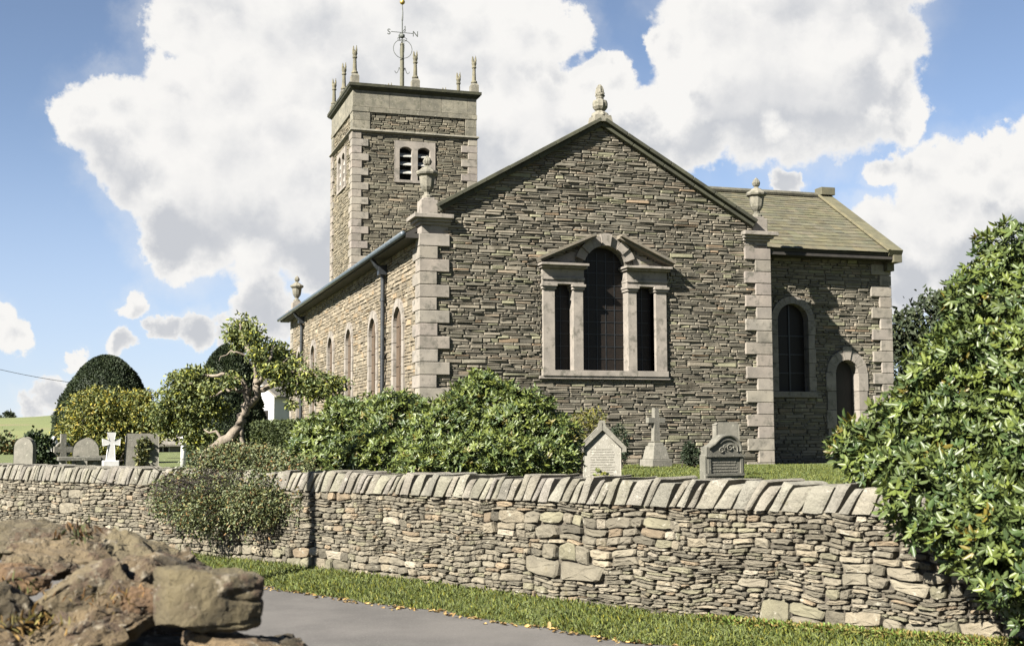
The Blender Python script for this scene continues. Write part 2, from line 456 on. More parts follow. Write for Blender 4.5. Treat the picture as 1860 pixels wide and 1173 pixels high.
lathe(mb,PINE,(4.5,.02,zf),14,flute=.1,nf=7)
for k in range(26):
    a=2.399*k; t=k/26; rr=.105*(1-t*.65); c=np.array([4.5+rr*math.cos(a),.02+rr*math.sin(a),zf+.69+.24*t])
    lathe(mb,[(.004,-.03),(.028,-.01),(.026,.015),(.004,.04)],c,6)
mb.build('finial','tower_ashlar',church)
# --- three-light window: part with its dressed frame, panes and pediment
mb=MB()
def pil(u0,u1,v0,v1,w1): fbox(mb,FG,u0,u1,v0,v1,-.3,w1,(.97+.1*r1.random(),)*3)
for (a,b) in ((2.95,3.25),(3.72,3.975),(5.135,5.37),(5.87,6.165)):
    pil(a,b,2.30,4.235,.09)
    fbox(mb,FG,a-.03,b+.03,4.238,4.30,-.28,.13); fbox(mb,FG,a-.05,b+.05,4.303,4.365,-.28,.17)
fbox(mb,FG,2.93,6.185,2.16,2.298,-.3,.13)
fbox(mb,FG,2.86,6.24,2.09,2.158,-.06,.10)
for (a,b) in ((2.93,4.0),(5.11,6.185)):
    fbox(mb,FG,a,b,4.368,4.46,-.29,.10); fbox(mb,FG,a-.01,b+.01,4.463,4.53,-.29,.13)
    fbox(mb,FG,a,b,4.533,4.74,-.29,.09)
    fbox(mb,FG,a-.05,b+.05,4.743,4.79,-.29,.22); fbox(mb,FG,a-.09,b+.05,4.793,4.85,-.29,.34)
win=mb.build('altar_window','ashlar',church,bevel=.008)
mb=MB()
n=9
for i in range(n):
    a0=PI*i/n+.012; a1=PI*(i+1)/n-.012; mid=(i==n//2); odd=(i%2==0)
    ro=ra+(.29 if mid else .24); w=.20 if mid else (.15 if odd else .11)
    pts=[(cxw+ra*math.cos(a0+(a1-a0)*k/3),4.76+ra*math.sin(a0+(a1-a0)*k/3)) for k in range(4)]+[(cxw+ro*math.cos(a1+(a0-a1)*k/3),4.76+ro*math.sin(a1+(a0-a1)*k/3)) for k in range(4)]
    if i in (0,n-1): continue
    k=.95+.15*r1.random(); prism(mb,FG,pts,-.29,w,(k,k,k))
mb.build('arch_stones','ashlar',win,bevel=.006)
mb=MB()
for s in (-1,1):
    e=(2.84,4.87) if s<0 else (6.27,4.87)
    top=(cxw+s*.30,5.50)
    # sloping cornice of the broken pediment
    d=np.array([top[0]-e[0],top[1]-e[1]]); L=np.hypot(*d); d/=L; nn=np.array([-d[1],d[0]]);
    if nn[1]<0: nn=-nn
    for (t0,t1,w) in ((0,.05,.28),(.053,.115,.38)):
        pts=[np.array(e)+d*q+nn*t for q,t in ((0,t0),(L,t0),(L,t1),(0,t1))]
        prism(mb,FG,[tuple(q) for q in pts],-.05,w,(.62,.6,.52))
mb.build('pediment_cornice','ashlar',win)
mb=MB()
for s in (-1,1):
    mb=MB()
    pts=[(cxw+s*1.5,4.88),(cxw+s*.80,4.853),(cxw+s*.74,5.05),(cxw+s*.62,5.24)]
    pts[0]=(2.95,4.88) if s<0 else (6.16,4.88)
    prism(mb,FG,pts,-.05,.03)
    mb.build('pediment_panel','ashlar',win)
if 0: mb.build('pediment_panel','ashlar',win)
for (a,b,v) in ((3.25,3.72,4.366),(5.37,5.87,4.366)):
    mb=MB(); fbox(mb,FG,a-.01,b+.01,2.29,v,-.27,-.22); mb.build('pane','glass',win)
mb=MB(); prism(mb,FG,[(cxw+ra+.02,2.29),(cxw+ra+.02,4.76)]+[(cxw+(ra+.02)*math.cos(PI*i/16),4.76+(ra+.02)*math.sin(PI*i/16)) for i in range(17)]+[(cxw-ra-.02,4.76),(cxw-ra-.02,2.29)],-.27,-.22)
mb.build('pane','glass',win)
mb=MB()
for (a,b,t) in ((3.25,3.72,4.36),(3.98,5.13,5.2),(5.37,5.87,4.36)):
    for k in range(1,int((b-a)/.28)+1):
        u=a+(b-a)*k/(int((b-a)/.28)+1); fbox(mb,FG,u-.007,u+.007,2.31,t,-.216,-.205)
    v=2.6
    while v<t: fbox(mb,FG,a,b,v-.006,v+.006,-.2165,-.206); v+=.3
mb.build('lead_bars','dark_metal',win)
# --- nave roof, eaves and rainwater goods
mb=MB()
rs=(8.20-5.46)/(4.5+.42)
def slates(mb,O,U,V,N,lu,lv,r,h0=.26,h1=.16,w=(.2,.42),thick=.018):
    F=Frame(O,U,V,N); v=0
    while v<lv-.05:
        h=h0+(h1-h0)*v/lv; u=-r.random()*.2
        while u<lu:
            ww=w[0]+(w[1]-w[0])*r.random(); a,b=max(u,0),min(u+ww,lu)
            if b-a>.02:
                t=.82+.36*r.random(); tg=(t*(.95+.12*r.random()),t,t*(.88+.2*r.random()))
                j=(r.random()-.5)*.012; top=min(v+h*1.5,lv); lift=thick*(.8+.5*r.random())
                P_=[F.p(a+.003,v+j,lift),F.p(b-.003,v+j+(r.random()-.5)*.01,lift),F.p(b-.003,top,.002),F.p(a+.003,top,.002)]
                Q_=[F.p(a+.003,v+j,lift+.012),F.p(b-.003,v+j,lift+.012),F.p(b-.003,top,.012),F.p(a+.003,top,.012)]
                mb.add(P_+Q_,BOXF,tg)
            u+=ww
        v+=h
nv=np.array([1,0,rs]); nv/=np.linalg.norm(nv); nn_=np.array([-nv[2],0,nv[0]])
LR=(4.92)*math.hypot(1,rs)
for sgn in (1,-1):
    V_=nv*[sgn,1,1]; N_=nn_*[sgn,1,1]; O_=(-.42 if sgn>0 else 9.42,.37,5.46)
    slates(mb,O_,Y,V_,N_,LN+.25,LR,r1,.32,.22,(.3,.6))
roof=mb.build('nave_roof','roof',church)
mb=MB()
for sgn in (1,-1):
    V_=nv*[sgn,1,1]; N_=nn_*[sgn,1,1]; O_=(-.40 if sgn>0 else 9.40,.37,5.46)
    fbox(mb,Frame(O_,Y,V_,N_),0,LN+.24,0.0,LR,-.1,-.001)
tube(mb,[(4.5,.37,8.23),(4.5,17.6,8.23)],.09,8)
mb.build('roof_boarding','soffit',roof)
mb=MB(); tube(mb,[(-.45,-.05 if False else .0,5.43),(-.45,LN+.65,5.43)],.065,10)
gut=mb.build('gutter','gutter',church,smooth=True)
mb=MB(); box(mb,(-.385,.0,5.34),(-.03,LN+.55,5.45)); mb.build('eaves_board','soffit',church)
for yy in (3.95,18.9):
    mb=MB(); tube(mb,[(-.42,yy,5.4),(-.3,yy,5.2),(-.13,yy,5.0),(-.11,yy,4.8),(-.11,yy,.0)],.06,10)
    box(mb,(-.24,yy-.13,4.95),(-.03,yy+.13,5.2))
    for z in (4.3,2.8,1.4): lathe(mb,[(.075,-.04),(.075,.04)],(-.11,yy,z),10)
    mb.build('downpipe','dark_metal',church,smooth=False)
# --- tower
TX,TY,TW=1.57,17.695,4.71
FT=Frame((TX,TY,0),X,Z,(0,-1,0)); FL=Frame((TX,TY,0),Y,Z,(-1,0,0))
twin=(1.55,3.12,10.25,11.85)       # u0,u1,v0,v1 of the front belfry window
lwin=(1.38,3.30,10.25,11.85)
mb=MB()
prism(mb,FT,[(0,5.5),(TW,5.5),(TW,12.2),(0,12.2)],-.45,-.02,holes=[[(twin[0]+.1,twin[2]+.1),(twin[1]-.1,twin[2]+.1),(twin[1]-.1,twin[3]-.1),(twin[0]+.1,twin[3]-.1)]])
prism(mb,FL,[(.46,5.5),(TW,5.5),(TW,12.2),(.46,12.2)],-.45,-.02,holes=[[(lwin[0]+.1,lwin[2]+.1),(lwin[1]-.1,lwin[2]+.1),(lwin[1]-.1,lwin[3]-.1),(lwin[0]+.1,lwin[3]-.1)]])
box(mb,(TX+TW-.45,TY+.46,5.5),(TX+TW-.02,TY+TW-.02,12.2)); box(mb,(TX+.46,TY+TW-.45,5.5),(TX+TW-.46,TY+TW-.02,12.2))
tower=mb.build('tower','mortar',church)
mb=MB()
def rect_hole(q): return lambda u,v: q[0]+.03<u<q[1]-.03 and q[2]+.03<v<q[3]-.03
TP=[((.86,.84,.73),5),((.73,.72,.63),4),((.62,.63,.53),3),((.98,.95,.83),2),((.88,.78,.64),1),((.5,.49,.42),1.5)]
stones(mb,FT,courses(.02,TW-.02,5.6,12.1,.05,.14,.18,.6,r1),r1,None,rect_hole(twin),prot=(0,.045),P=TP)
SP2=[((.88,.82,.68),5),((.74,.7,.58),4),((1.0,.94,.78),3),((.64,.6,.48),2)]
stones(mb,FL,courses(.02,TW-.02,5.6,12.1,.06,.15,.18,.6,r1),r1,None,rect_hole(lwin),prot=(0,.035),P=SP2)
# rubble panels of the parapet
stones(mb,FT,courses(.62,TW-.40,12.19,12.84,.05,.12,.16,.5,r1),r1,None,None,prot=(0,.03),P=TP)
stones(mb,FL,courses(.5,TW-.4,12.19,12.84,.05,.12,.16,.5,r1),r1,None,None,prot=(0,.03),P=SP2)
mb.build('stone_facing','slate_wall',tower)
quoins(TX,TY,1,1,12.08,5.6,.56,.30,1,name='corner_blocks',parent=tower,course=.275)
quoins(TX+TW,TY,-1,1,12.08,5.6,.56,.30,1,name='corner_blocks',parent=tower,course=.275)
quoins(TX,TY+TW,1,-1,12.08,5.6,.5,.30,0,name='corner_blocks',parent=tower,course=.275)
mb=MB()
def ring(za,zb,p,q=None,tint=(1,1,1)):
    q=p if q is None else q
    v=[]
    for z,e in ((za,p),(zb,q)):
        v+=[(TX-e,TY-e,z),(TX+TW+e,TY-e,z),(TX+TW+e,TY+TW+e,z),(TX-e,TY+TW+e,z)]
    mb.add(v,BOXF,tint)
ring(12.06,12.12,.05,.13); ring(12.121,12.19,.14,.11)
# parapet ashlar courses made of long blocks
def ashlar_row(F,u0,u1,v0,v1,w1,blk,w0=-.3):
    u=u0
    while u<u1-.01:
        l=blk*(.7+.7*r1.random()); b=min(u+l,u1)
        if u1-b<.2: b=u1
        k=.8+.4*r1.random(); fbox(mb,F,u+.004,b-.004,v0+.004,v1-.004,w0,w1,(k,k*.99,k*.96)); u=b
for F in (FT,FL):
    e=.05
    ashlar_row(F,-e,.62 if F is FT else .5,12.192,12.52,e,.9); ashlar_row(F,-e,.62 if F is FT else .5,12.52,12.84,e,.9)
    ashlar_row(F,TW-.40,TW+e,12.192,12.52,e,.9); ashlar_row(F,TW-.40,TW+e,12.52,12.84,e,.9)
    ashlar_row(F,-e-.02,TW+e+.02,12.842,13.03,e+.02,.9)
    ashlar_row(F,-e,TW+e,13.032,13.66,e,1.1)
box(mb,(TX+.31,TY+.31,12.2),(TX+TW+.03,TY+TW+.03,13.64))
box(mb,(TX+TW-.3,TY-.0,12.19),(TX+TW+.03,TY+.4,13.64))
mb.build('parapet','tower_ashlar',tower,bevel=.008)
mb=MB(); ring(13.66,13.72,.06,.13,(.8,.8,.7)); ring(13.721,13.79,.15,.2,(.7,.7,.6)); ring(13.791,13.90,.21,.21,(.62,.62,.5))
mb.build('cornice','coping_dark',tower)
# belfry windows
def belfry(F,q,name='belfry_window'):
    u0,u1,v0,v1=q; mb=MB(); mid=(u0+u1)/2; s=.2; mw=.115 if F is FT else .09; dp=.3 if F is FT else .1
    half=(u1-u0)/2-s-mw; cs=[(u0+s+half*.5+ (0)),]
    la=(u0+s,mid-mw); lb=(mid+mw,u1-s)
    def light(a,b): 
        c=(a+b)/2; h=(b-a)/2; vs=v1-.34; rr=h*1.35; a0=math.asin(h/rr); base=vs-rr*math.cos(a0)
        return [(a,v0+.10),(b,v0+.10)]+[(c+rr*math.sin(a0-2*a0*i/8),base+rr*math.cos(a0-2*a0*i/8)) for i in range(9)]
    A,B=light(*la),light(*lb)
    prism(mb,F,[(u0,v0),(u1,v0),(u1,v1),(u0,v1)],-dp,.06,holes=[A,B])
    fr=mb.build(name,'ashlar',tower,bevel=.01)
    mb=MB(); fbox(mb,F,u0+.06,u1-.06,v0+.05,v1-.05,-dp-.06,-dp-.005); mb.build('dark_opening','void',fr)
    mb=MB()
    for (a,b) in (la,lb):
        for k in range(3):
            v=v0+.1+(v1-.34-v0-.06)*(k+1)/3.75
            P_=[F.p(a,v-.07,-.02),F.p(b,v-.07,-.02),F.p(b,v+.08,-dp+.05),F.p(a,v+.08,-dp+.05)]
            Q_=[p+np.array([0,0,.045]) for p in P_]; mb.add(P_+Q_,BOXF)
    mb.build('louvre_slat','louvre',fr)
belfry(FT,twin); belfry(FL,lwin)
# pinnacles
def pinnacle(x,y,z=13.9):
    mb=MB(); rz=0
    box(mb,(x-.15,y-.15,z+.002),(x+.15,y+.15,z+.28)); box(mb,(x-.15,y-.15,z+.282),(x+.15,y+.15,z+.38),taper=.05)
    lathe(mb,[(.10,.38),(.13,.41),(.12,.46),(.085,.49),(.08,.55),(.066,.92),(.062,.96),(.09,.99),(.095,1.03),(.07,1.06),(.08,1.1),(.1,1.17),(.09,1.24),(.06,1.28)],(x,y,z),10,tint=(.85,.83,.7))
    for k in range(4):
        a=PI/4+k*PI/2; c=np.array([x+.06*math.cos(a),y+.06*math.sin(a),z+1.22])
        tube(mb,[c,c+[.02*math.cos(a),.02*math.sin(a),.08],c+[.012*math.cos(a),.012*math.sin(a),.2+.05*(k%2)]],[.04,.03,.01],6,tint=(.8,.78,.62))
    mb.build('pinnacle','tower_ashlar',tower)
e=.02
for (x,y) in ((TX+.03,TY+.03),(TX+TW-.03,TY+.03),(TX+.03,TY+TW-.03),(TX+TW-.03,TY+TW-.03),(TX+TW/2,TY+.03),(TX+.03,TY+TW/2),(TX+TW-.03,TY+TW/2),(TX+TW/2,TY+TW-.03)):
    pinnacle(x,y)
# flagpole with compass arms and gilt ball
PX,PY=TX+TW/2,TY+TW/2
mb=MB(); tube(mb,[(PX,PY,13.8),(PX,PY,15.2),(PX,PY,16.28)],[.095,.085,.075],12); lathe(mb,[(.09,0),(.09,.05),(.04,.1)],(PX,PY,16.28),10)
vane=mb.build('weather_vane','polepaint',tower)
mb=MB()
tube(mb,[(PX,PY,16.3),(PX,PY,17.3)],.025,8); tube(mb,[(PX,PY,17.3),(PX+.02,PY,17.6),(PX+.0,PY,17.96)],[.035,.022,.016],8)
lathe(mb,[(.03,-.1),(.1,-.05),(.11,0),(.1,.05),(.03,.1)],(PX,PY,16.66),12)
tube(mb,[(PX-.46,PY,16.80),(PX+.46,PY,16.80)],.014,6); tube(mb,[(PX,PY-.46,16.80),(PX,PY+.46,16.80)],.014,6)
tube(mb,[(PX+.38*math.cos(a),PY-.1,16.1+.38*math.sin(a)) for a in np.linspace(0,2*PI,33)[:-1]],.013,6,closed=True)
tube(mb,[(PX,PY+.38*math.cos(a),16.1+.38*math.sin(a)) for a in np.linspace(0,2*PI,33)[:-1]],.013,6,closed=True)
for s in (-1,1):
    tube(mb,[(PX+s*(.08+.16*t-.06*t*t*math.sin(5*t)),PY,15.25+.12*math.sin(6*t)) for t in np.linspace(0,1,10)],.013,6)
    tube(mb,[(PX+s*.02,PY,16.45),(PX+s*.17,PY,16.47),(PX+s*.19,PY,16.56),(PX+s*.1,PY,16.6)],.012,6)
mb.build('iron_work','iron',vane)
mb=MB(); lathe(mb,[(.105*math.sin(PI*k/12)+.001,-.105*math.cos(PI*k/12)) for k in range(13)],(PX,PY,18.05),20); mb.build('gilt_ball','gold',vane,smooth=True)
def letter(ch,x,y,z,h,yaw=0):
    cu=bpy.data.curves.new('letter','FONT'); cu.body=ch; cu.size=h*1.35; cu.extrude=.012; cu.align_x='CENTER'
    t=bpy.data.objects.new('letter',cu); COL.objects.link(t)
    bpy.context.view_layer.update()
    me=bpy.data.meshes.new_from_object(t.evaluated_get(bpy.context.evaluated_depsgraph_get()))
    bpy.data.objects.remove(t); me.materials.clear(); me.materials.append(M['iron'])
    me.transform(Matrix.Translation(Vector((x,y,z-h/2))-Vector(wl(vane)))@Matrix.Rotation(yaw,4,'Z')@Matrix.Rotation(PI/2,4,'X'))
    link('compass_letter',me,vane,None)
letter('N',PX+.54,PY,16.8,.24); letter('S',PX-.54,PY,16.8,.24); letter('E',PX,PY-.5,16.8,.24,PI/2); letter('W',PX,PY+.5,16.8,.24,PI/2)
# --- vestry (side wing)
VD=1.6; VX0,VX1=9.0,13.6; VW=VX1-VX0
FV=Frame((VX0,VD,0),X,Z,(0,-1,0))
vw=(1.60,.46,3.80,1.9)      # window centre, half width, spring, sill
vdoor=(3.22,.35,2.42,-.02)
mb=MB()
prism(mb,FV,[(0,-.4),(VW,-.4),(VW,5.62),(0,5.62)],-.5,-.02,holes=[arch(vw[0],vw[1]+.02,vw[2],vw[3]),arch(vdoor[0],vdoor[1]+.02,vdoor[2],-.2)])
prism(mb,Frame((VX1,VD,0),Y,Z,X),[(.51,-.4),(5.99,-.4),(5.99,5.62),(3,7.85),(.51,6.0)],-.5,0)
box(mb,(VX0,VD+5.5,-.4),(VX1-.51,VD+6,5.6))
vest=mb.build('vestry_wall','mortar',church)
mb=MB()
def hole_v(u,v):
    if abs(u-vw[0])<vw[1]+.1 and vw[3]-.1<v<vw[2]: return True
    if v>=vw[2] and (u-vw[0])**2+(v-vw[2])**2<(vw[1]+.1)**2: return True
    if abs(u-vdoor[0])<vdoor[1]+.12 and v<vdoor[2]: return True
    if v>=vdoor[2] and (u-vdoor[0])**2+(v-vdoor[2])**2<(vdoor[1]+.12)**2: return True
    return False
stones(mb,FV,courses(0,VW-.02,-.3,5.62,.05,.13,.16,.55,r1),r1,None,hole_v,prot=(0,.045),tilt=.5)
mb.build('stone_facing','slate_wall',vest)
quoins(VX1,VD,-1,1,5.42,-.3,.56,.30,0,name='corner_blocks',parent=vest)
arched_window(FV,vw[0],vw[1],vw[2],vw[3],.19,vest,'glass',-.2,11,.0)
mb=MB(); surround(mb,FV,vdoor[0],vdoor[1],vdoor[2],-.1,.27,-.35,.06,7,.5,r1,.08); ds=mb.build('door','ashlar',vest,bevel=.012)
mb=MB(); prism(mb,FV,arch(vdoor[0],vdoor[1]+.01,vdoor[2],-.1),-.36,-.28); mb.build('door_leaf','door',ds)
mb=MB(); fbox(mb,FV,vdoor[0]-.5,vdoor[0]+.5,-.1,.06,-.28,.3); mb.build('door_step','dark_ashlar',ds,bevel=.015)
# vestry roof
vov=.56; vsl=(7.86-5.70)/(3+vov); VV=np.array([0,1,vsl]); VV/=np.linalg.norm(VV); VN=np.array([0,-VV[2],VV[1]])
LV=(3+vov)*math.hypot(1,vsl)
mb=MB(); slates(mb,(VX0-.0,VD-vov,5.66),X,VV,VN,VW-.28,LV,r1,.27,.15,(.18,.4))
slates(mb,(VX0-1.2,VD-vov+1.9,5.66+1.9*vsl),X,VV,VN,1.2,LV*(1-1.9/(3+vov)),r1,.2,.15,(.18,.4))
VB=np.array([0,-VV[1],VV[2]]); VNB=np.array([0,VV[2],VV[1]])
slates(mb,(VX0,VD+6+vov,5.66),X,VB,VNB,VW-.28,LV,r1,.3,.2,(.3,.5))
vr=mb.build('vestry_roof','roof',church)
mb=MB(); fbox(mb,Frame((VX0,VD-vov+.03,5.66),X,VV,VN),0,VW-.05,0,LV-.03,-.12,-.002); fbox(mb,Frame((VX0,VD+6+vov-.03,5.66),X,VB,VNB),0,VW-.05,0,LV-.03,-.12,-.002)
fbox(mb,Frame((VX0-1.25,VD-vov+1.93,5.66+1.9*vsl),X,VV,VN),0,1.24,0,LV*(1-1.9/(3+vov)),-.12,-.002)
box(mb,(VX0+.02,VD-vov+.04,5.50),(VX1-.02,VD-.05,5.57))
mb.build('roof_boarding','soffit',vr)
mb=MB()
x=VX0-1.2
while x<VX1-.3:
    l=.45; tube(mb,[(x+.004,VD+3,7.90),(x+l-.004,VD+3,7.90)],.085,8,tint=(.8+.3*r1.random(),)*3); x+=l
mb.build('ridge_tiles','dark_ashlar',vr)
mb=MB()
F1=Frame((VX1-.30,VD-vov-.02,5.67),X,VV,VN)
for k in range(6):
    a=LV*k/6; b=LV*(k+1)/6; q=.85+.3*r1.random(); fbox(mb,F1,0,.42,a+.004,b-.004,-.1,.09,(q,q,q*.95))
    fbox(mb,F1,-.05,.03,a+.004,b-.004,.045,.105,(1.25,1.2,1.1))
F2=Frame((VX1-.30,VD+6+vov+.02,5.67),X,VB,VNB); fbox(mb,F2,0,.42,0,LV,-.1,.09)
box(mb,(VX1-.30,VD+2.8,7.9),(VX1+.16,VD+3.2,8.13))
box(mb,(VX1-.16,VD-vov-.02,5.42),(VX1+.1,VD+.12,5.62)); box(mb,(VX1-.16,VD-.26,5.22),(VX1+.06,VD+.12,5.418))
mb.build('vestry_coping','roof',vr,bevel=.01)

# ================================================================== GROUND
# line of the road-side face of the churchyard wall (x for a given y)
WY=np.array([40,10,-2,-8,-12,-14.1,-16.6,-18.0,-19.83,-21.7,-24,-30,-60.]); WX=np.array([-35,-18.2,-11.4,-7.95,-5.75,-4.52,-3.46,-2.86,-1.93,-1.05,.05,2.9,17.])
_t=np.arange(len(WY)); 
def resample(step):
    d=np.concatenate([[0],np.cumsum(np.hypot(np.diff(WX),np.diff(WY)))])
    # gentle rounding of the polyline
    ss=np.arange(0,d[-1],.25); xx=np.interp(ss,d,WX); yy=np.interp(ss,d,WY)
    k=np.ones(13)/13; xs=np.convolve(np.pad(xx,6,'edge'),k,'valid'); ys=np.convolve(np.pad(yy,6,'edge'),k,'valid')
    return ss,xs,ys
WS,WXs,WYs=resample(.25)
def wall_pt(s):
    x=np.interp(s,WS,WXs); y=np.interp(s,WS,WYs)
    x2=np.interp(s+.3,WS,WXs); y2=np.interp(s+.3,WS,WYs); x1=np.interp(s-.3,WS,WXs); y1=np.interp(s-.3,WS,WYs)
    d=np.array([x2-x1,y2-y1]); d/=np.linalg.norm(d)
    return np.array([x,y]), d, np.array([d[1],-d[0]])     # point, along, outward (to the road)
_mid=np.argmin(np.abs(WYs+14.1)); S0=WS[_mid]
_p,_d,_n=wall_pt(S0)
OUT=1 if _n[0]<0 else -1
def wp(s,off,z):
    """off > 0 towards the road"""
    p,d,n=wall_pt(s); q=p+n*OUT*off; return np.array([q[0],q[1],z])
s_of=lambda y: float(np.interp(-y,-WYs,WS))

def strip(name,ss,offs,zf,material,subnoise=0):
    mb=MB(); v=[];f=[]
    for s in ss:
        for o in offs:
            p=wp(s,o,0); p[2]=zf(s,o)+(subnoise*mnoise.noise(Vector((p[0]*2.3,p[1]*2.3,3.1))) if subnoise else 0); v.append(p)
    n=len(offs)
    for i in range(len(ss)-1):
        for j in range(n-1): f.append((i*n+j,i*n+j+1,(i+1)*n+j+1,(i+1)*n+j))
    mb.add(v,f); return mb.build(name,material,None,smooth=True,loc=tuple(v[0]))
sA,sB=s_of(38),s_of(-58)
edge=lambda s: float(np.interp(s,[s_of(-8),s_of(-14.8),s_of(-19.6),s_of(-24)],[1.1,.95,.72,.7]))
wav=lambda s: .05*math.sin(s*1.7)+.04*math.sin(s*4.1+1)+.03*math.sin(s*9.3)
def vz(s,o):   # verge height: banked up against the wall
    e=edge(s)+wav(s); t=min(max(1-o/e,0),1)
    base=-.855+.095*t
    r=max(0,(-19.0-float(np.interp(s,WS,WYs)))/3.5)
    return base+.16*min(r,1.3)*t**1.5
mb=MB(); g=900
box(mb,(-g,-g,-2.0),(g,g,-.98)); setting(mb.build('ground','earth',None,loc=(0,0,-.98)))
lawn=strip('churchyard_lawn',np.arange(sA,sB,.8),[-.25,-.6,-1,-2,-4,-7,-12,-20,-40,-90,-260],lambda s,o:.0,'grass_soil',.035); setting(lawn)
road=strip('road',np.arange(s_of(20),s_of(-45),.5),[.55,1.2,2,3,4,5.2],lambda s,o:-.866+.02*math.sin(min(max((o-.5)/4.7,0),1)*PI),'road',.01); setting(road)
def farverge(s,o): return -.862+.16*max(0,min(1,(o-4.7)/1.5))
setting(strip('road_bank',np.arange(s_of(20),s_of(-45),.6),[4.7,5.2,5.8,6.5,8,12,40],farverge,'earth',.05))
ssv=np.arange(s_of(10),s_of(-26),.12)
mb=MB(); v=[];f=[];NV=9
for s in ssv:
    e=edge(s)+wav(s)
    for j in range(NV):
        o=-.12+(e+.12)*j/(NV-1); p=wp(s,o,0); p[2]=vz(s,max(o,0))+.012*mnoise.noise(Vector((p[0]*5,p[1]*5,0)))
        if j==NV-1: p[2]=-.87
        v.append(p)
for i in range(len(ssv)-1):
    for j in range(NV-1): f.append((i*NV+j,i*NV+j+1,(i+1)*NV+j+1,(i+1)*NV+j))
mb.add(v,f); setting(mb.build('verge','grass_soil',None,smooth=True,loc=tuple(v[0])))
# pasture rising beyond the churchyard
def hill_z(d,az):
    crest=3.35+.9*math.sin(az*9+.6)+.35*math.sin(az*31)+.5*math.sin(az*3.1)
    t=min(max((d-60)/75,0),1); t=t*t*(3-2*t)
    return -.25+crest*t-max(0,d-150)*.004
mb=MB(); v=[];f=[]; ds=[55,62,70,80,90,100,110,120,130,138,150,180,240,400]; azs=np.radians(np.arange(-75,80,1.0))
for a in azs:
    for d in ds:
        v.append((CAM[0]+d*math.sin(a),CAM[1]+d*math.cos(a),hill_z(d,a)))
n=len(ds)
for i in range(len(azs)-1):
    for j in range(n-1): f.append((i*n+j,i*n+j+1,(i+1)*n+j+1,(i+1)*n+j))
mb.add(v,f); setting(mb.build('hill','field',None,smooth=True,loc=(0,100,0)))

# ================================================================== CHURCHYARD WALL
bw=thing('boundary_wall','long rough field-stone wall with leaning coping slabs along the grass verge','wall',tuple(wp(s_of(-17),0,-.76)))
sL,sR=s_of(0),s_of(-25.5)
TOPZ=lambda s: float(np.interp(s,[s_of(-2),s_of(-12),s_of(-20)],[.085,.10,.145]))   # underside of the coping
class CurveFrame:
    def p(s,u,v,w=0.0): return wp(u,w,v)
CF=CurveFrame()
mb=MB(); v=[];f=[]; ss=np.arange(sL,sR,.3)
for s in ss:
    for (o,z) in ((-.03,-1.0),(-.03,TOPZ(s)+.03),(-.46,TOPZ(s)+.03),(-.46,-1.0)): v.append(wp(s,o,z))
for i in range(len(ss)-1):
    for j in range(4): f.append((i*4+j,i*4+(j+1)%4,(i+1)*4+(j+1)%4,(i+1)*4+j))
mb.add(v,f); core=mb.build('wall_core','earth_gap',bw)
def rubble_cells(u0,u1,v0,v1,r):
    st=[(u0,u1,v0,v1)]; out=[]
    while st:
        a,b,c,d=st.pop(); w,h=b-a,d-c
        if w>3: m=a+w*(.4+.2*r.random()); st+=[(a,m,c,d),(m,b,c,d)]; continue
        low=(c+d)/2<-.45
        pm=.5+.9*mnoise.noise(Vector(((a+b)*.7,(c+d)*1.5,3.3))); hm=(.045+.12*r.random()**1.7)*(1+.6*pm)+(.08*r.random()**1.5 if low else 0); asp=1.0+2.4*r.random()
        if h>hm*1.5: m=c+h*(.3+.4*r.random()); st+=[(a,b,c,m),(a,b,m,d)]
        elif w>h*asp*1.25 and w>.06: m=a+w*(.32+.36*r.random()); st+=[(a,m,c,d),(m,b,c,d)]
        else: out.append((a,b,c,d))
    return out
RP=[((.93,.91,.84),6),((.76,.75,.69),5),((1.08,1.03,.92),3.5),((.62,.61,.55),3.5),((1.0,.86,.70),1.5),((1.45,1.42,1.36),.5),((.86,.88,.73),2.5),((.48,.47,.42),1.6)]
mb=MB(); r2=random.Random(4)
def rough_stone(a,b,c,d):
    cu,cv=(a+b)/2,(c+d)/2; hx,hy=(b-a)/2,(d-c)/2; N=10
    e=r2.choice((3.0,4.5,7)); ang0=(r2.random()-.5)*.3; prot=.008+.028*r2.random()**1.4; rings=[]
    off=[(r2.random()-.5) for _ in range(N)]
    k0=1.0-.012/max(min(hx,hy),.02)*.35
    def ring(k,w,j):
        pts=[]
        for i in range(N):
            t=2*PI*i/N+.3; ct,st_=math.cos(t),math.sin(t)
            ex=abs(ct)**(2/e)*(1 if ct>0 else -1); ey=abs(st_)**(2/e)*(1 if st_>0 else -1)
            kk=k*(1+.24*off[i]); u=hx*ex*kk; vv=hy*ey*kk
            u,vv=u-vv*ang0*.4, vv+u*ang0*min(1,hy/hx)*.9
            pts.append(CF.p(cu+u,cv+vv+wave(cu+u,cv+vv),w+(r2.random()-.5)*j+vv*tl+u*tl2))
        return pts
    tl=(r2.random()-.6)*.5; tl2=(r2.random()-.5)*.25
    V=ring(1.0*k0+.06,-.05,0)+ring(k0+.04,prot*.2,.004)+ring(k0*.93,prot*.9,.006)+ring(k0*.55,prot*1.05,.016)+[CF.p(cu,cv+wave(cu,cv),prot*1.1+(r2.random()-.5)*.01)]
    F=[]
    for q in range(3):
        for i in range(N): F.append((q*N+i,q*N+(i+1)%N,(q+1)*N+(i+1)%N,(q+1)*N+i))
    for i in range(N): F.append((3*N+i,3*N+(i+1)%N,4*N))
    t=pal(r2,RP); mb.add(V,F,t)
wave=lambda u,v: .045*mnoise.noise(Vector((u*1.9,v*2.5,7.7)))+.016*mnoise.noise(Vector((u*5.3,v*5,1.7)))
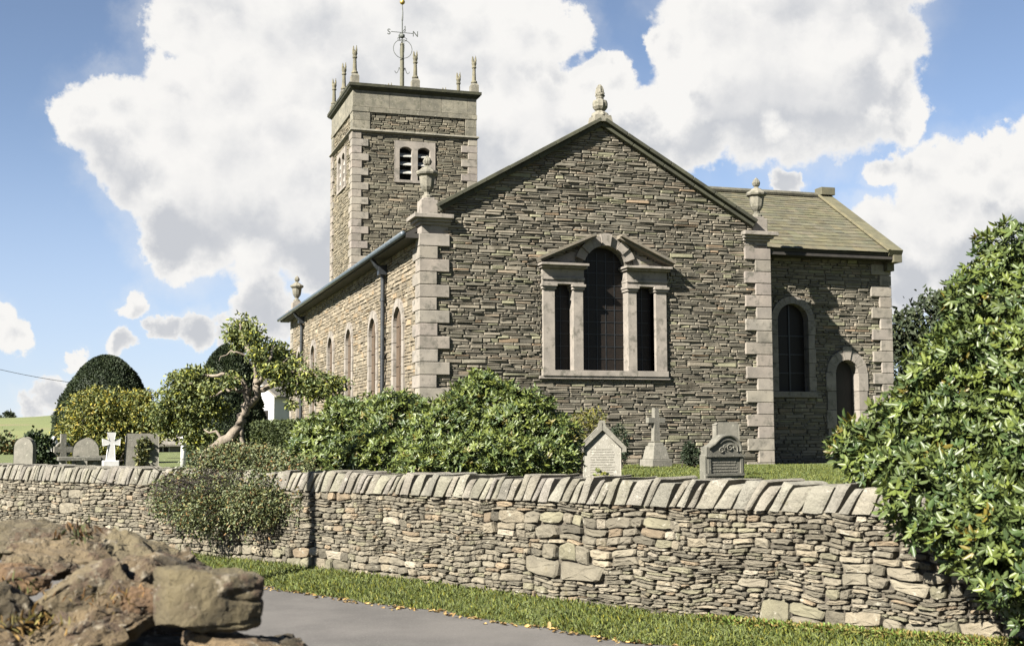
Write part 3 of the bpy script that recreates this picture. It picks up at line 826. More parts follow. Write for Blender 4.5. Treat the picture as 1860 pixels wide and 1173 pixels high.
def patches(u0,u1,v0,v1):
    v=v0
    while v<v1-.001:
        h=.10+.19*r2.random()
        if v+h>v1-.09: h=v1-v
        u=u0-r2.random()
        while u<u1:
            w=.35+1.1*r2.random(); yield (u,u+w,v,v+h); u+=w
        v+=h
for (a,b,c,d) in patches(s_of(-5),s_of(-24),-.95,.135):
    low=(c+d)/2<-.5; q=r2.random()
    if q<.42: hh=(.022,.055,.06,.30)
    elif q<.86: hh=(.032,.085,.06,.30)
    else: hh=(.07,.15,.10,.34)
    if low and r2.random()<.3: hh=(.08,.19,.12,.36)
    if r2.random()<.16 and d-c<.24 and b-a<.55:
        rough_stone(a,b,c,d); continue
    for (a2,b2,c2,d2) in courses(a,b,c,d,*hh,r2):
        if d2-c2<.014 or b2-a2<.014: continue
        rough_stone(a2,b2,c2,d2)
mb.build('wall_stones','rubble',core,smooth=False)
mb=MB(); s=sL
while s<s_of(-24.5):
    y=float(np.interp(s,WS,WYs)); near=np.clip((-9-y)/7,0,1)
    th=(.07+.05*r2.random())*(1-near)+near*(.075+.13*r2.random()**1.3)
    h=.205+.05*(r2.random()-.5)+.01*near; lean=.105+.06*r2.random(); zb=TOPZ(s)-.004; gap=.012+.022*r2.random()*(.4+.6*near)
    nx,ny,nz=4,3,4; V=[];idx={}
    fo=.03+.03*r2.random(); bo=-.46-.04*r2.random(); skew=(r2.random()-.5)*.05; tw=(r2.random()-.5)*.05
    ox=r2.random()*50
    for i in range(nx+1):
        for j in range(ny+1):
            for k in range(nz+1):
                if 0<i<nx and 0<j<ny and 0<k<nz: continue
                a,b_,c_=i/nx,j/ny,k/nz
                u=s+gap/2+(th-gap)*a; o=fo+(bo-fo)*b_; z=zb+h*c_
                u+=(lean+tw*(a-.5))*c_-lean*.3; 
                # rounded, broken arrises
                ea=(2*a-1)**4; ec=max(0,2*c_-1)**4; eb=(2*b_-1)**6
                o-=(1 if b_<.5 else -1)*(.008*ea+.008*ec)*(eb); z-=.006*ea*ec
                nn=mnoise.noise_vector(Vector((u*6+ox,o*6,z*6)))
                idx[(i,j,k)]=len(V); p=wp(u+nn[0]*.011,o+nn[1]*.014,z+nn[2]*.014+skew*(a-.5)*c_); V.append(p)
    F=[]
    for i in range(nx):
        for j in range(ny):
            for k in (0,nz): F.append((idx[i,j,k],idx[i+1,j,k],idx[i+1,j+1,k],idx[i,j+1,k]))
    for i in range(nx):
        for k in range(nz):
            for j in (0,ny): F.append((idx[i,j,k],idx[i+1,j,k],idx[i+1,j,k+1],idx[i,j,k+1]))
    for j in range(ny):
        for k in range(nz):
            for i in (0,nx): F.append((idx[i,j,k],idx[i,j+1,k],idx[i,j+1,k+1],idx[i,j,k+1]))
    q=.82+.36*r2.random(); mb.add(V,F,(q,q*(.98+.05*r2.random()),q*(.92+.10*r2.random())))
    s+=th
mb.build('coping','coping',bw,smooth=False)

# ================================================================== FOLIAGE TOOLS
def unit(a): return a/(np.linalg.norm(a,axis=-1,keepdims=True)+1e-9)
def leaf_obj(name,material,P,D,Sd,L,Wd,tint,parent=None,loc=None,fold=.25,droop=.15,extra=None):
    """P base, D direction, Sd sideways; one folded six-cornered leaf each"""
    N=len(P); up=unit(np.cross(Sd,D)); L=L[:,None]; Wd=Wd[:,None]
    V=np.empty((N,6,3))
    V[:,0]=P; V[:,1]=P+D*L*.36+Sd*Wd*.5+up*Wd*fold; V[:,2]=P+D*L*.72+Sd*Wd*.42+up*Wd*fold-up*L*droop*.4
    V[:,3]=P+D*L-up*L*droop; V[:,4]=P+D*L*.72-Sd*Wd*.42+up*Wd*fold-up*L*droop*.4; V[:,5]=P+D*L*.36-Sd*Wd*.5+up*Wd*fold
    base=np.asarray(loc,float) if loc is not None else wl(parent)
    V=V.reshape(-1,3)-base; T=np.repeat(tint,6,axis=0)
    k=np.arange(N)[:,None]*6; LI=(k+np.array([[0,1,2,3,3,4,5,0]])).ravel()
    if extra is not None:
        EV=np.concatenate(extra.v)-base; ET=np.concatenate(extra.t); n0=len(V)
        V=np.concatenate([V,EV]); T=np.concatenate([T,ET])
        sizes=[len(q) for q in extra.f]; ex=np.array([i+n0 for q in extra.f for i in q],int)
        LI=np.concatenate([LI,ex]); starts=np.concatenate([np.arange(2*N)*4, 8*N+np.concatenate([[0],np.cumsum(sizes)[:-1]])])
    else: starts=np.arange(2*N)*4
    me=bpy.data.meshes.new(name); me.vertices.add(len(V)); me.vertices.foreach_set('co',V.ravel().astype(np.float32))
    me.loops.add(len(LI)); me.loops.foreach_set('vertex_index',LI.astype(np.int32))
    me.polygons.add(len(starts)); me.polygons.foreach_set('loop_start',starts.astype(np.int32))
    me.update(calc_edges=True); me.validate()
    a=me.color_attributes.new('tint','FLOAT_COLOR','POINT'); a.data.foreach_set('color',np.concatenate([T,np.ones((len(T),1))],1).ravel().astype(np.float32))
    me.materials.append(M[material])
    return link(name,me,parent,loc)
def rvec(n): return unit(RS.normal(size=(n,3)))
def blob_points(blobs,n,shell=(.72,1.03),lump=.14,cut=.62,zmin=None):
    C=np.array([b[0] for b in blobs],float); Rr=np.array([b[1] if hasattr(b[1],'__len__') else (b[1],)*3 for b in blobs],float)
    w=(Rr[:,0]*Rr[:,1]+Rr[:,1]*Rr[:,2]+Rr[:,0]*Rr[:,2]); w/=w.sum()
    P=[];Nn=[];tot=0
    while tot<n:
        m_=n; k=RS.choice(len(blobs),m_,p=w); d=rvec(m_); ph=k*1.7
        l=1+lump*(np.sin(d[:,0]*5+ph)*np.sin(d[:,1]*5.3+ph*2)+.7*np.sin(d[:,2]*9+ph)*np.cos(d[:,0]*8-ph))
        rr=(shell[0]+(shell[1]-shell[0])*RS.rand(m_)**.6)*l
        q=C[k]+d*Rr[k]*rr[:,None]; ok=np.ones(m_,bool)
        for i in range(len(blobs)):
            e=(((q-C[i])/Rr[i])**2).sum(1); ok&=~((e<cut**2)&(k!=i))
        if zmin is not None: ok&=q[:,2]>zmin
        q=q[ok]; d=unit(d[ok]/Rr[k[ok]]); P.append(q);Nn.append(d); tot+=len(q)
    return np.concatenate(P)[:n],np.concatenate(Nn)[:n]
def tints(n,cols,wts,var=.25):
    c=np.array(cols,float); k=RS.choice(len(cols),n,p=np.array(wts)/np.sum(wts)); return c[k]*(1-var+2*var*RS.rand(n,1))
def rosettes(P,Nn,per,L,Wd,spread=(50,100),upw=.55,rnd_=.45):
    n=len(P); A=unit(Nn*.7+np.array([0,0,upw])+RS.normal(size=(n,3))*rnd_)
    ref=unit(np.cross(A,rvec(n))); B=np.cross(A,ref)
    oP=[];oD=[];oS=[];oL=[];oW=[]
    for k in range(per):
        az=2*PI*k/per+RS.rand(n)*.7; th=np.radians(spread[0]+(spread[1]-spread[0])*RS.rand(n))
        rad=ref*np.cos(az)[:,None]+B*np.sin(az)[:,None]
        D=A*np.cos(th)[:,None]+rad*np.sin(th)[:,None]; S_=unit(np.cross(A,rad)*1.0+RS.normal(size=(n,3))*.12); S_=unit(S_-D*(S_*D).sum(1,keepdims=True))
        s=.45+.85*RS.rand(n); oP.append(P+A*(RS.rand(n)*.03)[:,None]); oD.append(D); oS.append(S_); oL.append(L*s); oW.append(Wd*s*(.85+.3*RS.rand(n)))
    return [np.concatenate(q) for q in (oP,oD,oS,oL,oW)]
def loose(P,Nn,L,Wd,outw=.5,down=0.0,rnd_=.8):
    n=len(P); D=unit(Nn*outw+RS.normal(size=(n,3))*rnd_+np.array([0,0,-down])); S_=np.cross(D,rvec(n)); S_=unit(S_)
    s=.65+.7*RS.rand(n); return P,D,S_,L*s,Wd*s
def limb(mb,p0,p1,r0,r1_,bend=.15,n=6,sides=7):
    p0=np.asarray(p0,float);p1=np.asarray(p1,float); L=np.linalg.norm(p1-p0); o=rvec(1)[0]*L*bend; pts=[];rr=[]
    for i in range(n+1):
        t=i/n; pts.append(p0+(p1-p0)*t+o*math.sin(PI*t)+RS.normal(size=3)*L*.012); rr.append(r0+(r1_-r0)*t)
    tube(mb,pts,rr,sides,wob=.25); return pts
def shrub_branches(parent,foot,blobs,r0,material='darkbark',k=3,name='stem'):
    mb=MB()
    for b in blobs:
        for _ in range(k):
            c=np.array(b[0],float); rad=np.mean(b[1]) if hasattr(b[1],'__len__') else b[1]
            f0=np.asarray(foot,float)+np.array([RS.normal()*.12,RS.normal()*.12,0]); tip=c+rvec(1)[0]*rad*.75
            limb(mb,f0,tip,r0,r0*.25,.1,6,6)
    return mb.build(name,material,parent)

# ------------------------------------------------------------------ rhododendrons
RC=[(1,1,1),(1.4,1.32,.95),(.6,.72,.7),(1.5,1.35,.85),(1.6,.95,.5)]; RW=[5,3,2.5,1.2,.3]
def rhodo(name,label,blobs,foot,n,per,L,Wd,cat='shrub',cut=.62,shell=(.60,1.06),zmin=.02,group=None,cols=RC,wts=RW,rb=.025):
    t=thing(name,label,cat,foot,group)
    P,Nn=blob_points(blobs,n,shell,cut=cut,zmin=zmin); q=rosettes(P,Nn,per,L,Wd)
    tt=np.tile(tints(len(P),cols,wts,.2),(per,1))*(.85+.3*RS.rand(len(P)*per,1))
    leaf_obj('foliage','rhodo',*q,tt,parent=t)
    shrub_branches(t,foot,blobs,rb); return t
RM=[(1.1,1.08,.98),(1.65,1.5,1.1),(.6,.7,.66),(1.85,1.6,1.0),(1.6,1.0,.6)]
def B(px,py,dep,r): return (at(px,py,dep),r)
big=[B(1915,810,9.6,1.08),B(1795,725,10.0,.60),B(1718,818,9.7,.54),B(1612,818,9.9,.30),B(1712,725,10.3,.28),B(1810,580,10.3,.40),B(1885,535,10.4,.38),B(1780,622,10.4,.33),
     B(1690,905,8.75,.30),B(1860,1010,8.05,.34),B(1930,1040,8.0,.4),B(1775,965,8.35,.27),B(1800,930,8.7,.38),B(1880,960,8.4,.40),B(1548,808,9.9,.17),B(1590,860,9.7,.22),B(1960,600,10,.9),B(2000,850,9.2,.9),B(1760,870,9.2,.5),B(1640,850,9.6,.3),B(1758,672,10.3,.32)]
foot=ground_at(1830,10.3)
rhodo('rhododendron','huge glossy rhododendron spilling over the right end of the field-stone wall',big,foot,12500,8,.074,.026,rb=.03,zmin=-.62)
mid=[B(640,790,16.6,(.5,.5,.42)),B(710,770,16.4,(.42,.5,.40)),B(580,810,16.2,(.36,.45,.36)),B(690,830,15.6,(.7,.5,.32)),B(545,845,16.2,(.30,.3,.24)),B(620,745,16.8,(.2,.2,.16)),B(745,750,16.6,(.25,.25,.2))]
rhodo('rhododendron','broad low rhododendron behind the wall, in front of the sunlit side windows',mid,ground_at(650,16.5),5200,7,.063,.022,cols=RM)
mid2=[B(880,745,15.6,(.5,.5,.40)),B(820,790,15.2,(.5,.5,.42)),B(950,780,15.2,(.5,.5,.44)),B(1000,812,15.0,(.33,.4,.38)),B(900,830,14.5,(.8,.5,.26)),B(780,830,14.8,(.3,.4,.3)),B(875,705,15.8,(.22,.25,.20)),B(1005,845,14.6,(.22,.3,.18)),B(770,850,14.3,(.35,.3,.16))]
rhodo('rhododendron','rounded rhododendron behind the wall, left below the three-light window',mid2,ground_at(900,15.4),7000,7,.063,.022,cols=RM)
# straggly olive bush beside it
t=thing('shrub','thin olive-green straggly bush between the rounded rhododendron and a pointed headstone','shrub',ground_at(1052,21.4))
bl=[B(1060,775,21.4,(.30,.25,.26)),B(1080,757,21.5,(.18,.2,.15)),B(1040,815,21.3,(.34,.3,.28))]
P,Nn=blob_points(bl,1500,(.3,1.1)); q=loose(P,Nn,.06,.02,.5,0); leaf_obj('foliage','goldleaf',*q,tints(len(P),[(.75,.7,.6),(.55,.6,.5),(1,.85,.6)],[3,3,1]),parent=t); shrub_branches(t,ground_at(1052,21.4),bl,.012,k=5)

# ------------------------------------------------------------------ creeping bush on the wall
cb=thing('shrub','dark reddish-green twiggy bush draped over the road-wall coping','shrub',tuple(at(430,880,15.9)))
bl=[B(470,845,15.9,(.45,.35,.24)),B(380,875,16.2,(.45,.3,.26)),B(500,890,15.5,(.32,.3,.34)),B(420,905,15.7,(.5,.28,.30)),B(340,915,16.2,(.28,.25,.28)),B(525,915,15.2,(.16,.2,.24)),B(460,915,15.4,(.34,.22,.2)),B(350,925,16.0,(.16,.18,.2)),B(400,830,16.2,(.3,.25,.14)),B(320,880,16.5,(.2,.2,.14))]
bl+=[B(555,870,15.2,(.22,.2,.26)),B(550,910,15.0,(.16,.2,.26)),B(500,920,15.1,(.3,.2,.2)),B(305,915,16.4,(.18,.2,.2)),B(420,925,15.6,(.35,.2,.16)),B(440,825,16,(.5,.3,.14)),B(540,880,15.4,(.28,.25,.3)),B(470,910,15.2,(.4,.25,.36)),B(380,930,15.7,(.4,.25,.3)),B(300,900,16.5,(.2,.2,.26))]
P,Nn=blob_points(bl,30000,(.3,1.08),.2,.3); P2,N2=blob_points(bl,2500,(.9,1.3),.35,.3); P=np.concatenate([P,P2]); Nn=np.concatenate([Nn,N2]); q=loose(P,Nn,.036,.017,.6,.3)
leaf_obj('foliage','coton',*q,tints(len(P),[(1,1,1),(.75,.85,.8),(1.5,.85,.65),(1.35,1.2,.9),(2.0,.9,.75)],[5,3,1.0,2.2,.25],.3),parent=cb)
mb=MB()
for _ in range(320):
    a=at(430+RS.normal()*65,862+RS.rand()*30,15.9+RS.normal()*.12); ang=RS.normal()*1.1
    b=a+np.array([math.sin(ang)*.55,-.15-.1*RS.rand(),.25-.75*RS.rand()]); limb(mb,a,b,.006,.002,.18,5,4)
mb.build('twig','darkbark',cb)

# ------------------------------------------------------------------ clipped yews
def yew(px,dep,H,Rm,label,foot_z=0,prof=None):
    x,y,_=ground_at(px,dep); t=thing('yew_tree',label,'tree',(x,y,0),'clipped dome-shaped yews')
    n=26000; z=RS.rand(n)**.85*H; ph=RS.rand(n)*2*PI
    def rad(zz): s=np.clip(zz/H,0,1); return Rm*np.sqrt(np.clip(1-s**2.1,0,1))*(.93+.10*np.sin(s*2.8+.4))
    def lumpy(p,zz): return 1+.025*np.sin(p*5+zz*3)+.02*np.sin(p*11-zz*7)+.015*np.sin(zz*13+p*3)
    r=rad(z)*lumpy(ph,z)*(.955+.07*RS.rand(n))
    P=np.stack([x+r*np.cos(ph),y+r*np.sin(ph),z],1); Nn=unit(np.stack([np.cos(ph),np.sin(ph),.25+.9*(z/H)**3],1))
    k=400; zt=H*(.97+.03*RS.rand(k)); 
    q=loose(P,Nn,.065,.03,1.0,-.25,.55)
    core=MB(); prof=[(max(.01,float(rad(np.array(H*i/16)))*.955),H*i/16) for i in range(17)]; lathe(core,prof,(x,y,0),24,tint=(.55,.6,.55))
    leaf_obj('crown','yew',*q,tints(n,[(1,1,1),(1.4,1.25,.95),(.7,.8,.8)],[5,2,2],.25),parent=t,extra=core)
    mb=MB(); tube(mb,[(x,y,-.05),(x+.02,y,.4)],[.2,.16],10,wob=.2); mb.build('trunk','darkbark',t)
yew(190,37,3.08,1.42,'large clipped dome yew standing left behind the white marble cross')
yew(412,33.5,3.12,.98,'narrower clipped dome yew behind the leaning orchard tree')
# hedge behind the rhododendrons
hg=MB(); a=np.array(ground_at(476,31)); b=np.array(ground_at(640,30)); d=unit((b-a)[None])[0]; n_=np.array([-d[1],d[0],0]); Lh=np.linalg.norm(b-a)
N=9000; u=RS.rand(N)*Lh; f_=RS.rand(N); w=np.where(f_<.6,-.45,np.where(f_<.9,(RS.rand(N)-.5)*.9,0)); zz=np.where(f_<.6,RS.rand(N)*1.06,1.06); u=np.where(f_>.9,0.0,u); w=np.where(f_>.9,(RS.rand(N)-.5)*.9,w); zz=np.where(f_>.9,RS.rand(N)*1.06,zz)
P=a+d*u[:,None]+n_*w[:,None]; P[:,2]=zz; P+=RS.normal(size=(N,3))*.025
Nn=np.where((f_<.6)[:,None],-n_,np.where((f_<.9)[:,None],[0,0,1.],-d)); q=loose(P,Nn,.06,.032,.8,0,.6)
core=MB(); cvs=[a+d*uu+n_*ww+np.array([0,0,z]) for z in (0,1.04) for uu,ww in ((.02,-.43),(Lh,-.43),(Lh,.43),(.02,.43))]; core.add(cvs,BOXF,(.6,.65,.6))
o=leaf_obj('hedge','hedge',*q,tints(N,[(1,1,1),(1.4,1.3,.9),(.7,.8,.7)],[5,2,2]),loc=tuple(a),extra=core); tag(o,'low square-clipped hedge beside the far end of the sunlit church wall','hedge')

# ------------------------------------------------------------------ leaning orchard tree
tz=18.4
tree=thing('orchard_tree','small gnarled tree with a leaning pale trunk and ragged yellow-green crown','tree',ground_at(372,tz))
mb=MB()
def T(px,py,d=tz): return at(px,py,d)
def br(pts,r0,r1_):
    P=[np.asarray(p) for p in pts]; Q=[P[0]]
    for i in range(len(P)-1):
        for k in (1,2,3): Q.append(P[i]+(P[i+1]-P[i])*k/3+RS.normal(size=3)*.016)
    tube(mb,Q,list(np.linspace(r0,r1_,len(Q))),8,wob=.5)
br([np.array(ground_at(366,tz)),T(374,832),T(405,802),T(436,776),T(439,757),T(450,734)],.085,.06)
br([T(449,736),T(451,715),T(450,706)],.056,.045)
br([T(450,709),T(439,692),T(416,680),T(385,682,18.5),T(350,690,18.9),T(320,705,19.2)],.04,.010)
br([T(447,712),T(425,708),T(402,712,18.5),T(372,722,18.8)],.028,.01)
br([T(452,736),T(464,720),T(467,700),T(468,690)],.05,.055)
br([T(467,700),T(478,680),T(500,667,18.5),T(525,650,18.7)],.045,.014)
br([T(466,714),T(492,699),T(515,682),T(545,672,18.3),T(580,682,18.2),T(603,705,18.1),T(610,730,18.1)],.045,.01)
br([T(468,692),T(466,660),T(452,635,18.6),T(440,605,18.7),T(432,588,18.7)],.045,.012)
br([T(478,680),T(490,655),T(495,630,18.6)],.03,.01)
br([T(460,650),T(440,640),T(415,640),T(395,655)],.02,.006)
br([T(405,802),T(395,790),T(372,778)],.035,.010)
br([T(438,776),T(440,800),T(443,826),T(443,850)],.028,.03)
br([T(545,672,18.3),T(540,690,18.2),T(535,715,18.2)],.02,.006)
mb.build('trunk','bark',tree,smooth=True)
def Bt(px,py,r,d=19.0,): return (at(px,py,d),(r*1.1,r*1.1,r*.8))
cl=[Bt(440,598,.23),Bt(455,615,.18),Bt(425,610,.12),Bt(490,640,.24),Bt(510,655,.24),Bt(525,670,.2,18.7),Bt(480,665,.14),Bt(430,632,.09),Bt(560,690,.24,18.3),Bt(595,700,.20,18.2),Bt(535,700,.17,18.4),Bt(615,695,.12,18.2),Bt(570,715,.14,18.2),Bt(530,735,.08,18.3),Bt(608,725,.08,18.2),
    Bt(372,680,.14,19.2),Bt(345,695,.24,19.2),Bt(320,720,.25,19.2),Bt(360,735,.25,19.2),Bt(300,750,.24,19.2),Bt(340,775,.25,19.2),Bt(390,745,.2,19.3),Bt(385,790,.16,19.2),Bt(305,775,.18,19.2),Bt(320,685,.1,19.2),Bt(402,735,.09,19.3),Bt(365,700,.2,19.3),Bt(355,800,.14,19.1),Bt(420,690,.13,18.2),Bt(380,705,.12,18.2),Bt(500,690,.1,18.2),Bt(350,680,.15,18.6),Bt(465,645,.13,18.3),Bt(482,672,.12,18.2),Bt(455,612,.12,18.4),Bt(510,670,.12,18.2)]
P,Nn=blob_points(cl,17000,(.2,1.15),.28,.15); q=loose(P,Nn,.055,.027,.5,.35)
leaf_obj('crown','treeleaf',*q,tints(len(P),[(1,1,1),(1.5,1.35,.8),(.6,.72,.65),(2.0,1.7,.5)],[5,3,3,.5],.25),parent=tree)
# golden bush left of it
gb=thing('shrub','yellow-leaved rounded bush against the foot of the large clipped yew','shrub',ground_at(200,29))
def Bt(px,py,r,d=19.0,): return (at(px,py,d),(r*1.1,r*1.1,r*.8))
cl=[Bt(165,745,0.54,29),Bt(215,740,0.49,29),Bt(140,785,0.45,29),Bt(255,755,0.40,29),Bt(200,790,0.61,29),Bt(175,720,0.27,29),Bt(260,720,0.22,29),Bt(120,815,0.30,29),Bt(270,790,0.34,29),Bt(190,830,0.40,29),Bt(150,830,0.34,29)]
P,Nn=blob_points(cl,13000,(.35,1.1),.22,.3); q=loose(P,Nn,.075,.036,.5,.35)
hi=np.clip((P[:,2]-.5)/1.0,0,1)
leaf_obj('foliage','goldleaf',*q,tints(len(P),[(1,1,1),(1.45,1.3,.8),(.45,.58,.6),(1.6,1.2,.5)],[4,2,4,.5],.25),parent=gb); shrub_branches(gb,ground_at(200,29),cl,.03,k=2)

# ------------------------------------------------------------------ trees beyond
def far_tree(px,dep,H,blobs,label,n,L,cat='tree',mat_='fartree',z0=0,cols=((1,1,1),(1.4,1.25,.9),(.7,.8,.75))):
    x,y,_=ground_at(px,dep); t=thing('broadleaf_tree',label,cat,(x,y,z0))
    P,Nn=blob_points(blobs,n,(.35,1.08),.25,.3); q=loose(P,Nn,L,L*.55,.5,.1); leaf_obj('crown',mat_,*q,tints(len(P),list(cols),[5,2,2.5],.25),parent=t)
    mb=MB(); tube(mb,[(x,y,z0-.1),(x+.1,y,z0+H*.3),(x,y+.1,z0+H*.7)],[H*.035,H*.028,H*.012],9,wob=.3)
    for b in blobs: limb(mb,(x,y,z0+H*.3),np.array(b[0]),H*.014,H*.004,.1,6,6)
    mb.build('trunk','darkbark',t)
def Bf(px,py,r,d): return (at(px,py,d),(r*1.1,r*1.1,r*.85))
far_tree(1690,48,7,[Bf(1632,612,.55,48),Bf(1650,588,.55,48),Bf(1640,600,.7,48),Bf(1690,570,.9,48),Bf(1720,555,.8,48),Bf(1760,560,1.0,48),Bf(1660,640,.9,48),Bf(1720,640,1.3,48),Bf(1635,660,.7,48),Bf(1780,620,1.2,48),Bf(1700,720,1.4,48),Bf(1640,720,.9,48)],'dark leafy tree beyond the right corner of the church vestry',7000,.2)
far_tree(17,150,2.6,[Bf(14,752,.35,150),Bf(20,756,.4,150),Bf(16,760,.4,150)],'tiny lone round tree on the pasture crest at the far left',500,.3,z0=hill_z(150,math.radians(-4))-.3)
far_tree(-3,150,2.2,[Bf(-3,762,.5,150),Bf(2,766,.3,150)],'tiny low tree on the pasture crest, cut by the left picture edge',300,.3,z0=hill_z(150,math.radians(-5))-.3)
# field hedge under the pasture
N=5000; u=RS.rand(N); a=np.array(ground_at(-60,56)); b=np.array(ground_at(260,56)); P=a+(b-a)*u[:,None]; P[:,2]=-.35+RS.rand(N)*(1.05+.25*np.sin(u*37)+.12*np.sin(u*90)); P+=RS.normal(size=(N,3))*.12
q=loose(P,np.tile([0,-1,.3],(N,1)),.16,.09,.5,0,.8)
core=MB(); core.add([a+[0,.1,-.4],b+[0,.1,-.4],b+[0,.5,-.4],a+[0,.5,-.4],a+[0,.1,.35],b+[0,.1,.35],b+[0,.5,.35],a+[0,.5,.35]],BOXF,(.6,.5,.45))
o=leaf_obj('field_hedge','coton',*q,tints(N,[(.9,.95,.8),(1.5,.8,.6),(.6,.7,.6)],[5,1.5,3]),loc=tuple(a),extra=core); tag(o,'dark ragged hedge along the foot of the green pasture','hedge')

# ================================================================== HEADSTONES
def gframe(px,dep,yaw,z=0):
    """upright plane standing on the turf; yaw turns its face"""
    x,y,_=ground_at(px,dep); c,s=math.cos(yaw),math.sin(yaw); return Frame((x,y,z),(c,s,0),(0,0,1),(s,-c,0)),(x,y,z)
def stone_obj(px,dep,yaw,outline,thick,material,label,name='headstone',group=None,cat='gravestone',bevel=.012,lean=0):
    F,loc=gframe(px,dep,yaw); mb=MB(); prism(mb,F,outline,-thick,0); o=mb.build(name,material,None,loc=loc,bevel=bevel); tag(o,label,cat,group); 
    if lean: o.rotation_euler[1]=lean
    return o,F
def round_top(w,h,sh=0,n=12):
    r=w/2; return [(-r,-.05),(r,-.05)]+[(r*math.cos(PI*i/n),h-r+r*math.sin(PI*i/n)) for i in range(n+1)]
GY=math.radians(-4)
# pointed headstone with its gabled hood
F,loc=gframe(1094,19,math.radians(-17)); F.V=F.V*.87; t=thing('headstone','pale pointed headstone with a gabled hood, beside the rhododendrons','gravestone',loc)
mb=MB(); prism(mb,F,[(-.275,-.05),(.275,-.05),(.275,.62),(0,.93),(-.275,.62)],-.14,0); mb.build('slab','palegrave',t,bevel=.01)
mb=MB()
for s in (-1,1):
    pts=[(s*.35,.57),(s*.35,.65),(0,1.05),(0,.95),(s*.285,.63),(s*.285,.57)]
    prism(mb,F,pts,-.17,.05)
prism(mb,F,[(-.05,1.02),(.05,1.02),(.035,1.09),(-.035,1.09)],-.12,.0); mb.build('hood','grave',t,bevel=.008)
mb=MB()
for i in range(13):
    v_=.60-.043*i; u=-.18
    while u<.18:
        l=.018+.05*rnd.random()
        if u+l<.19: fbox(mb,F,u,u+l-.008,v_,v_+.013,-.004,.003)
        u+=l
mb.build('lettering','grave',t)
ivy=MB(); P,Nn=blob_points([(F.p(-.05,.12,.05),(.09,.05,.12)),(F.p(.05,.05,.05),(.12,.05,.07))],170,(.2,1.1)); q=loose(P,Nn,.06,.04)
o=leaf_obj('ivy','treeleaf',*q,tints(170,[(1,1,1),(1.5,1.3,.7)],[2,2]),loc=tuple(F.p(0,0,.05))); tag(o,'small ivy sprig climbing the foot of the pale pointed headstone','plant')
# cross on a stepped base
F,loc=gframe(1191,29,math.radians(10)); t=thing('grave_cross','grey stone cross on a tapering plinth, standing on the lawn','gravestone',loc)
mb=MB()
def fr(z0,z1,a,b,dp):
    V=[]
    for z,h in ((z0,a),(z1,b)): V+=[F.p(-h,z,dp*h),F.p(h,z,dp*h),F.p(h,z,-dp*h),F.p(-h,z,-dp*h)]
    mb.add(V,BOXF)
fr(-.05,.20,.27,.265,1); fr(.201,.50,.225,.165,1); fr(.501,.58,.14,.12,1); mb.build('plinth','grave',t,bevel=.012)
mb=MB(); prism(mb,F,[(-.085,.60),(.085,.60),(.065,1.02),(.22,1.02),(.22,1.14),(.06,1.14),(.055,1.36),(-.055,1.36),(-.06,1.14),(-.22,1.14),(-.22,1.02),(-.065,1.02)],-.06,.06); mb.build('cross','grave',t,bevel=.012)
# scroll-topped headstone
F,loc=gframe(1316,20.3,math.radians(9)); F.V=F.V*.86; t=thing('headstone','dark carved headstone with a scrolled arch top behind the wall coping','gravestone',loc)
arc=[(.06+.27*math.cos(a),.60+.27*math.sin(a)) for a in np.linspace(-.1,2.35,16)]
SQ=.86
out=[(-.37,-.05),(.37,-.05),(.37,.44),(.335,.46)]+arc+[(-.20,.70),(-.28,.655),(-.34,.63),(-.345,.50),(-.37,.48)]
mb=MB(); prism(mb,F,out,-.16,0); mb.build('slab','darkgrave',t,bevel=.012)
mb=MB()
tube(mb,[F.p(.06+.245*math.cos(a),.60+.245*math.sin(a),.01) for a in np.linspace(-.2,2.3,20)]+[F.p(-.2,.685,.01),F.p(-.31,.62,.01)],.022,8)
tube(mb,[F.p(.06+.185*math.cos(a),.585+.185*math.sin(a),.006) for a in np.linspace(-.2,2.5,18)],.012,7)
for (cu,cv,R0) in ((.10,.62,.075),(-.06,.575,.06),(.0,.64,.04)):
    tube(mb,[F.p(cu+R0*(1-t_/9)*math.cos(t_*1.1),cv+R0*(1-t_/9)*math.sin(t_*1.1),.006) for t_ in np.linspace(0,8,26)],.011,6)
fbox(mb,F,-.37,.37,.455,.49,0,.035); fbox(mb,F,-.36,.36,.11,.15,0,.03)
for u in (-.33,.29): fbox(mb,F,u,u+.05,.155,.45,0,.02)
mb.build('carving','darkgrave',t,bevel=.005)
mb=MB()
for i in range(5):
    v_=.415-.055*i; u=-.24
    while u<.24:
        l=.025+.06*rnd.random()
        if u+l<.25: fbox(mb,F,u,u+l-.01,v_-.012,v_+.012,-.004,.006)
        u+=l
mb.build('lettering','grave',t)
stone_obj(1322,22.5,0,[(-.22,-.05),(.22,-.05),(.22,.92),(.17,.95),(-.17,.95),(-.22,.92)],.14,'grave','plain square-topped headstone half hidden behind the dark scroll-topped one')
# dark evergreen bushes against the gable
def small_ever(px,dep,blobs,label):
    t=thing('shrub',label,'shrub',ground_at(px,dep)); P,Nn=blob_points(blobs,1600,(.5,1.05)); q=loose(P,Nn,.05,.022,.8,0,.6)
    leaf_obj('foliage','yew',*q,tints(len(P),[(.5,.6,.5),(.8,.8,.7)],[3,1]),parent=t); shrub_branches(t,ground_at(px,dep),blobs,.012)
small_ever(1126,27.3,[B(1125,800,27.3,(.20,.2,.34)),B(1124,825,27.3,(.22,.2,.22))],'dark upright evergreen bush behind the pale pointed headstone')
small_ever(1257,28.0,[B(1256,828,28,(.22,.2,.2)),B(1252,815,28,(.13,.14,.14))],'small dark evergreen bush at the church wall between cross and scroll-topped headstone')
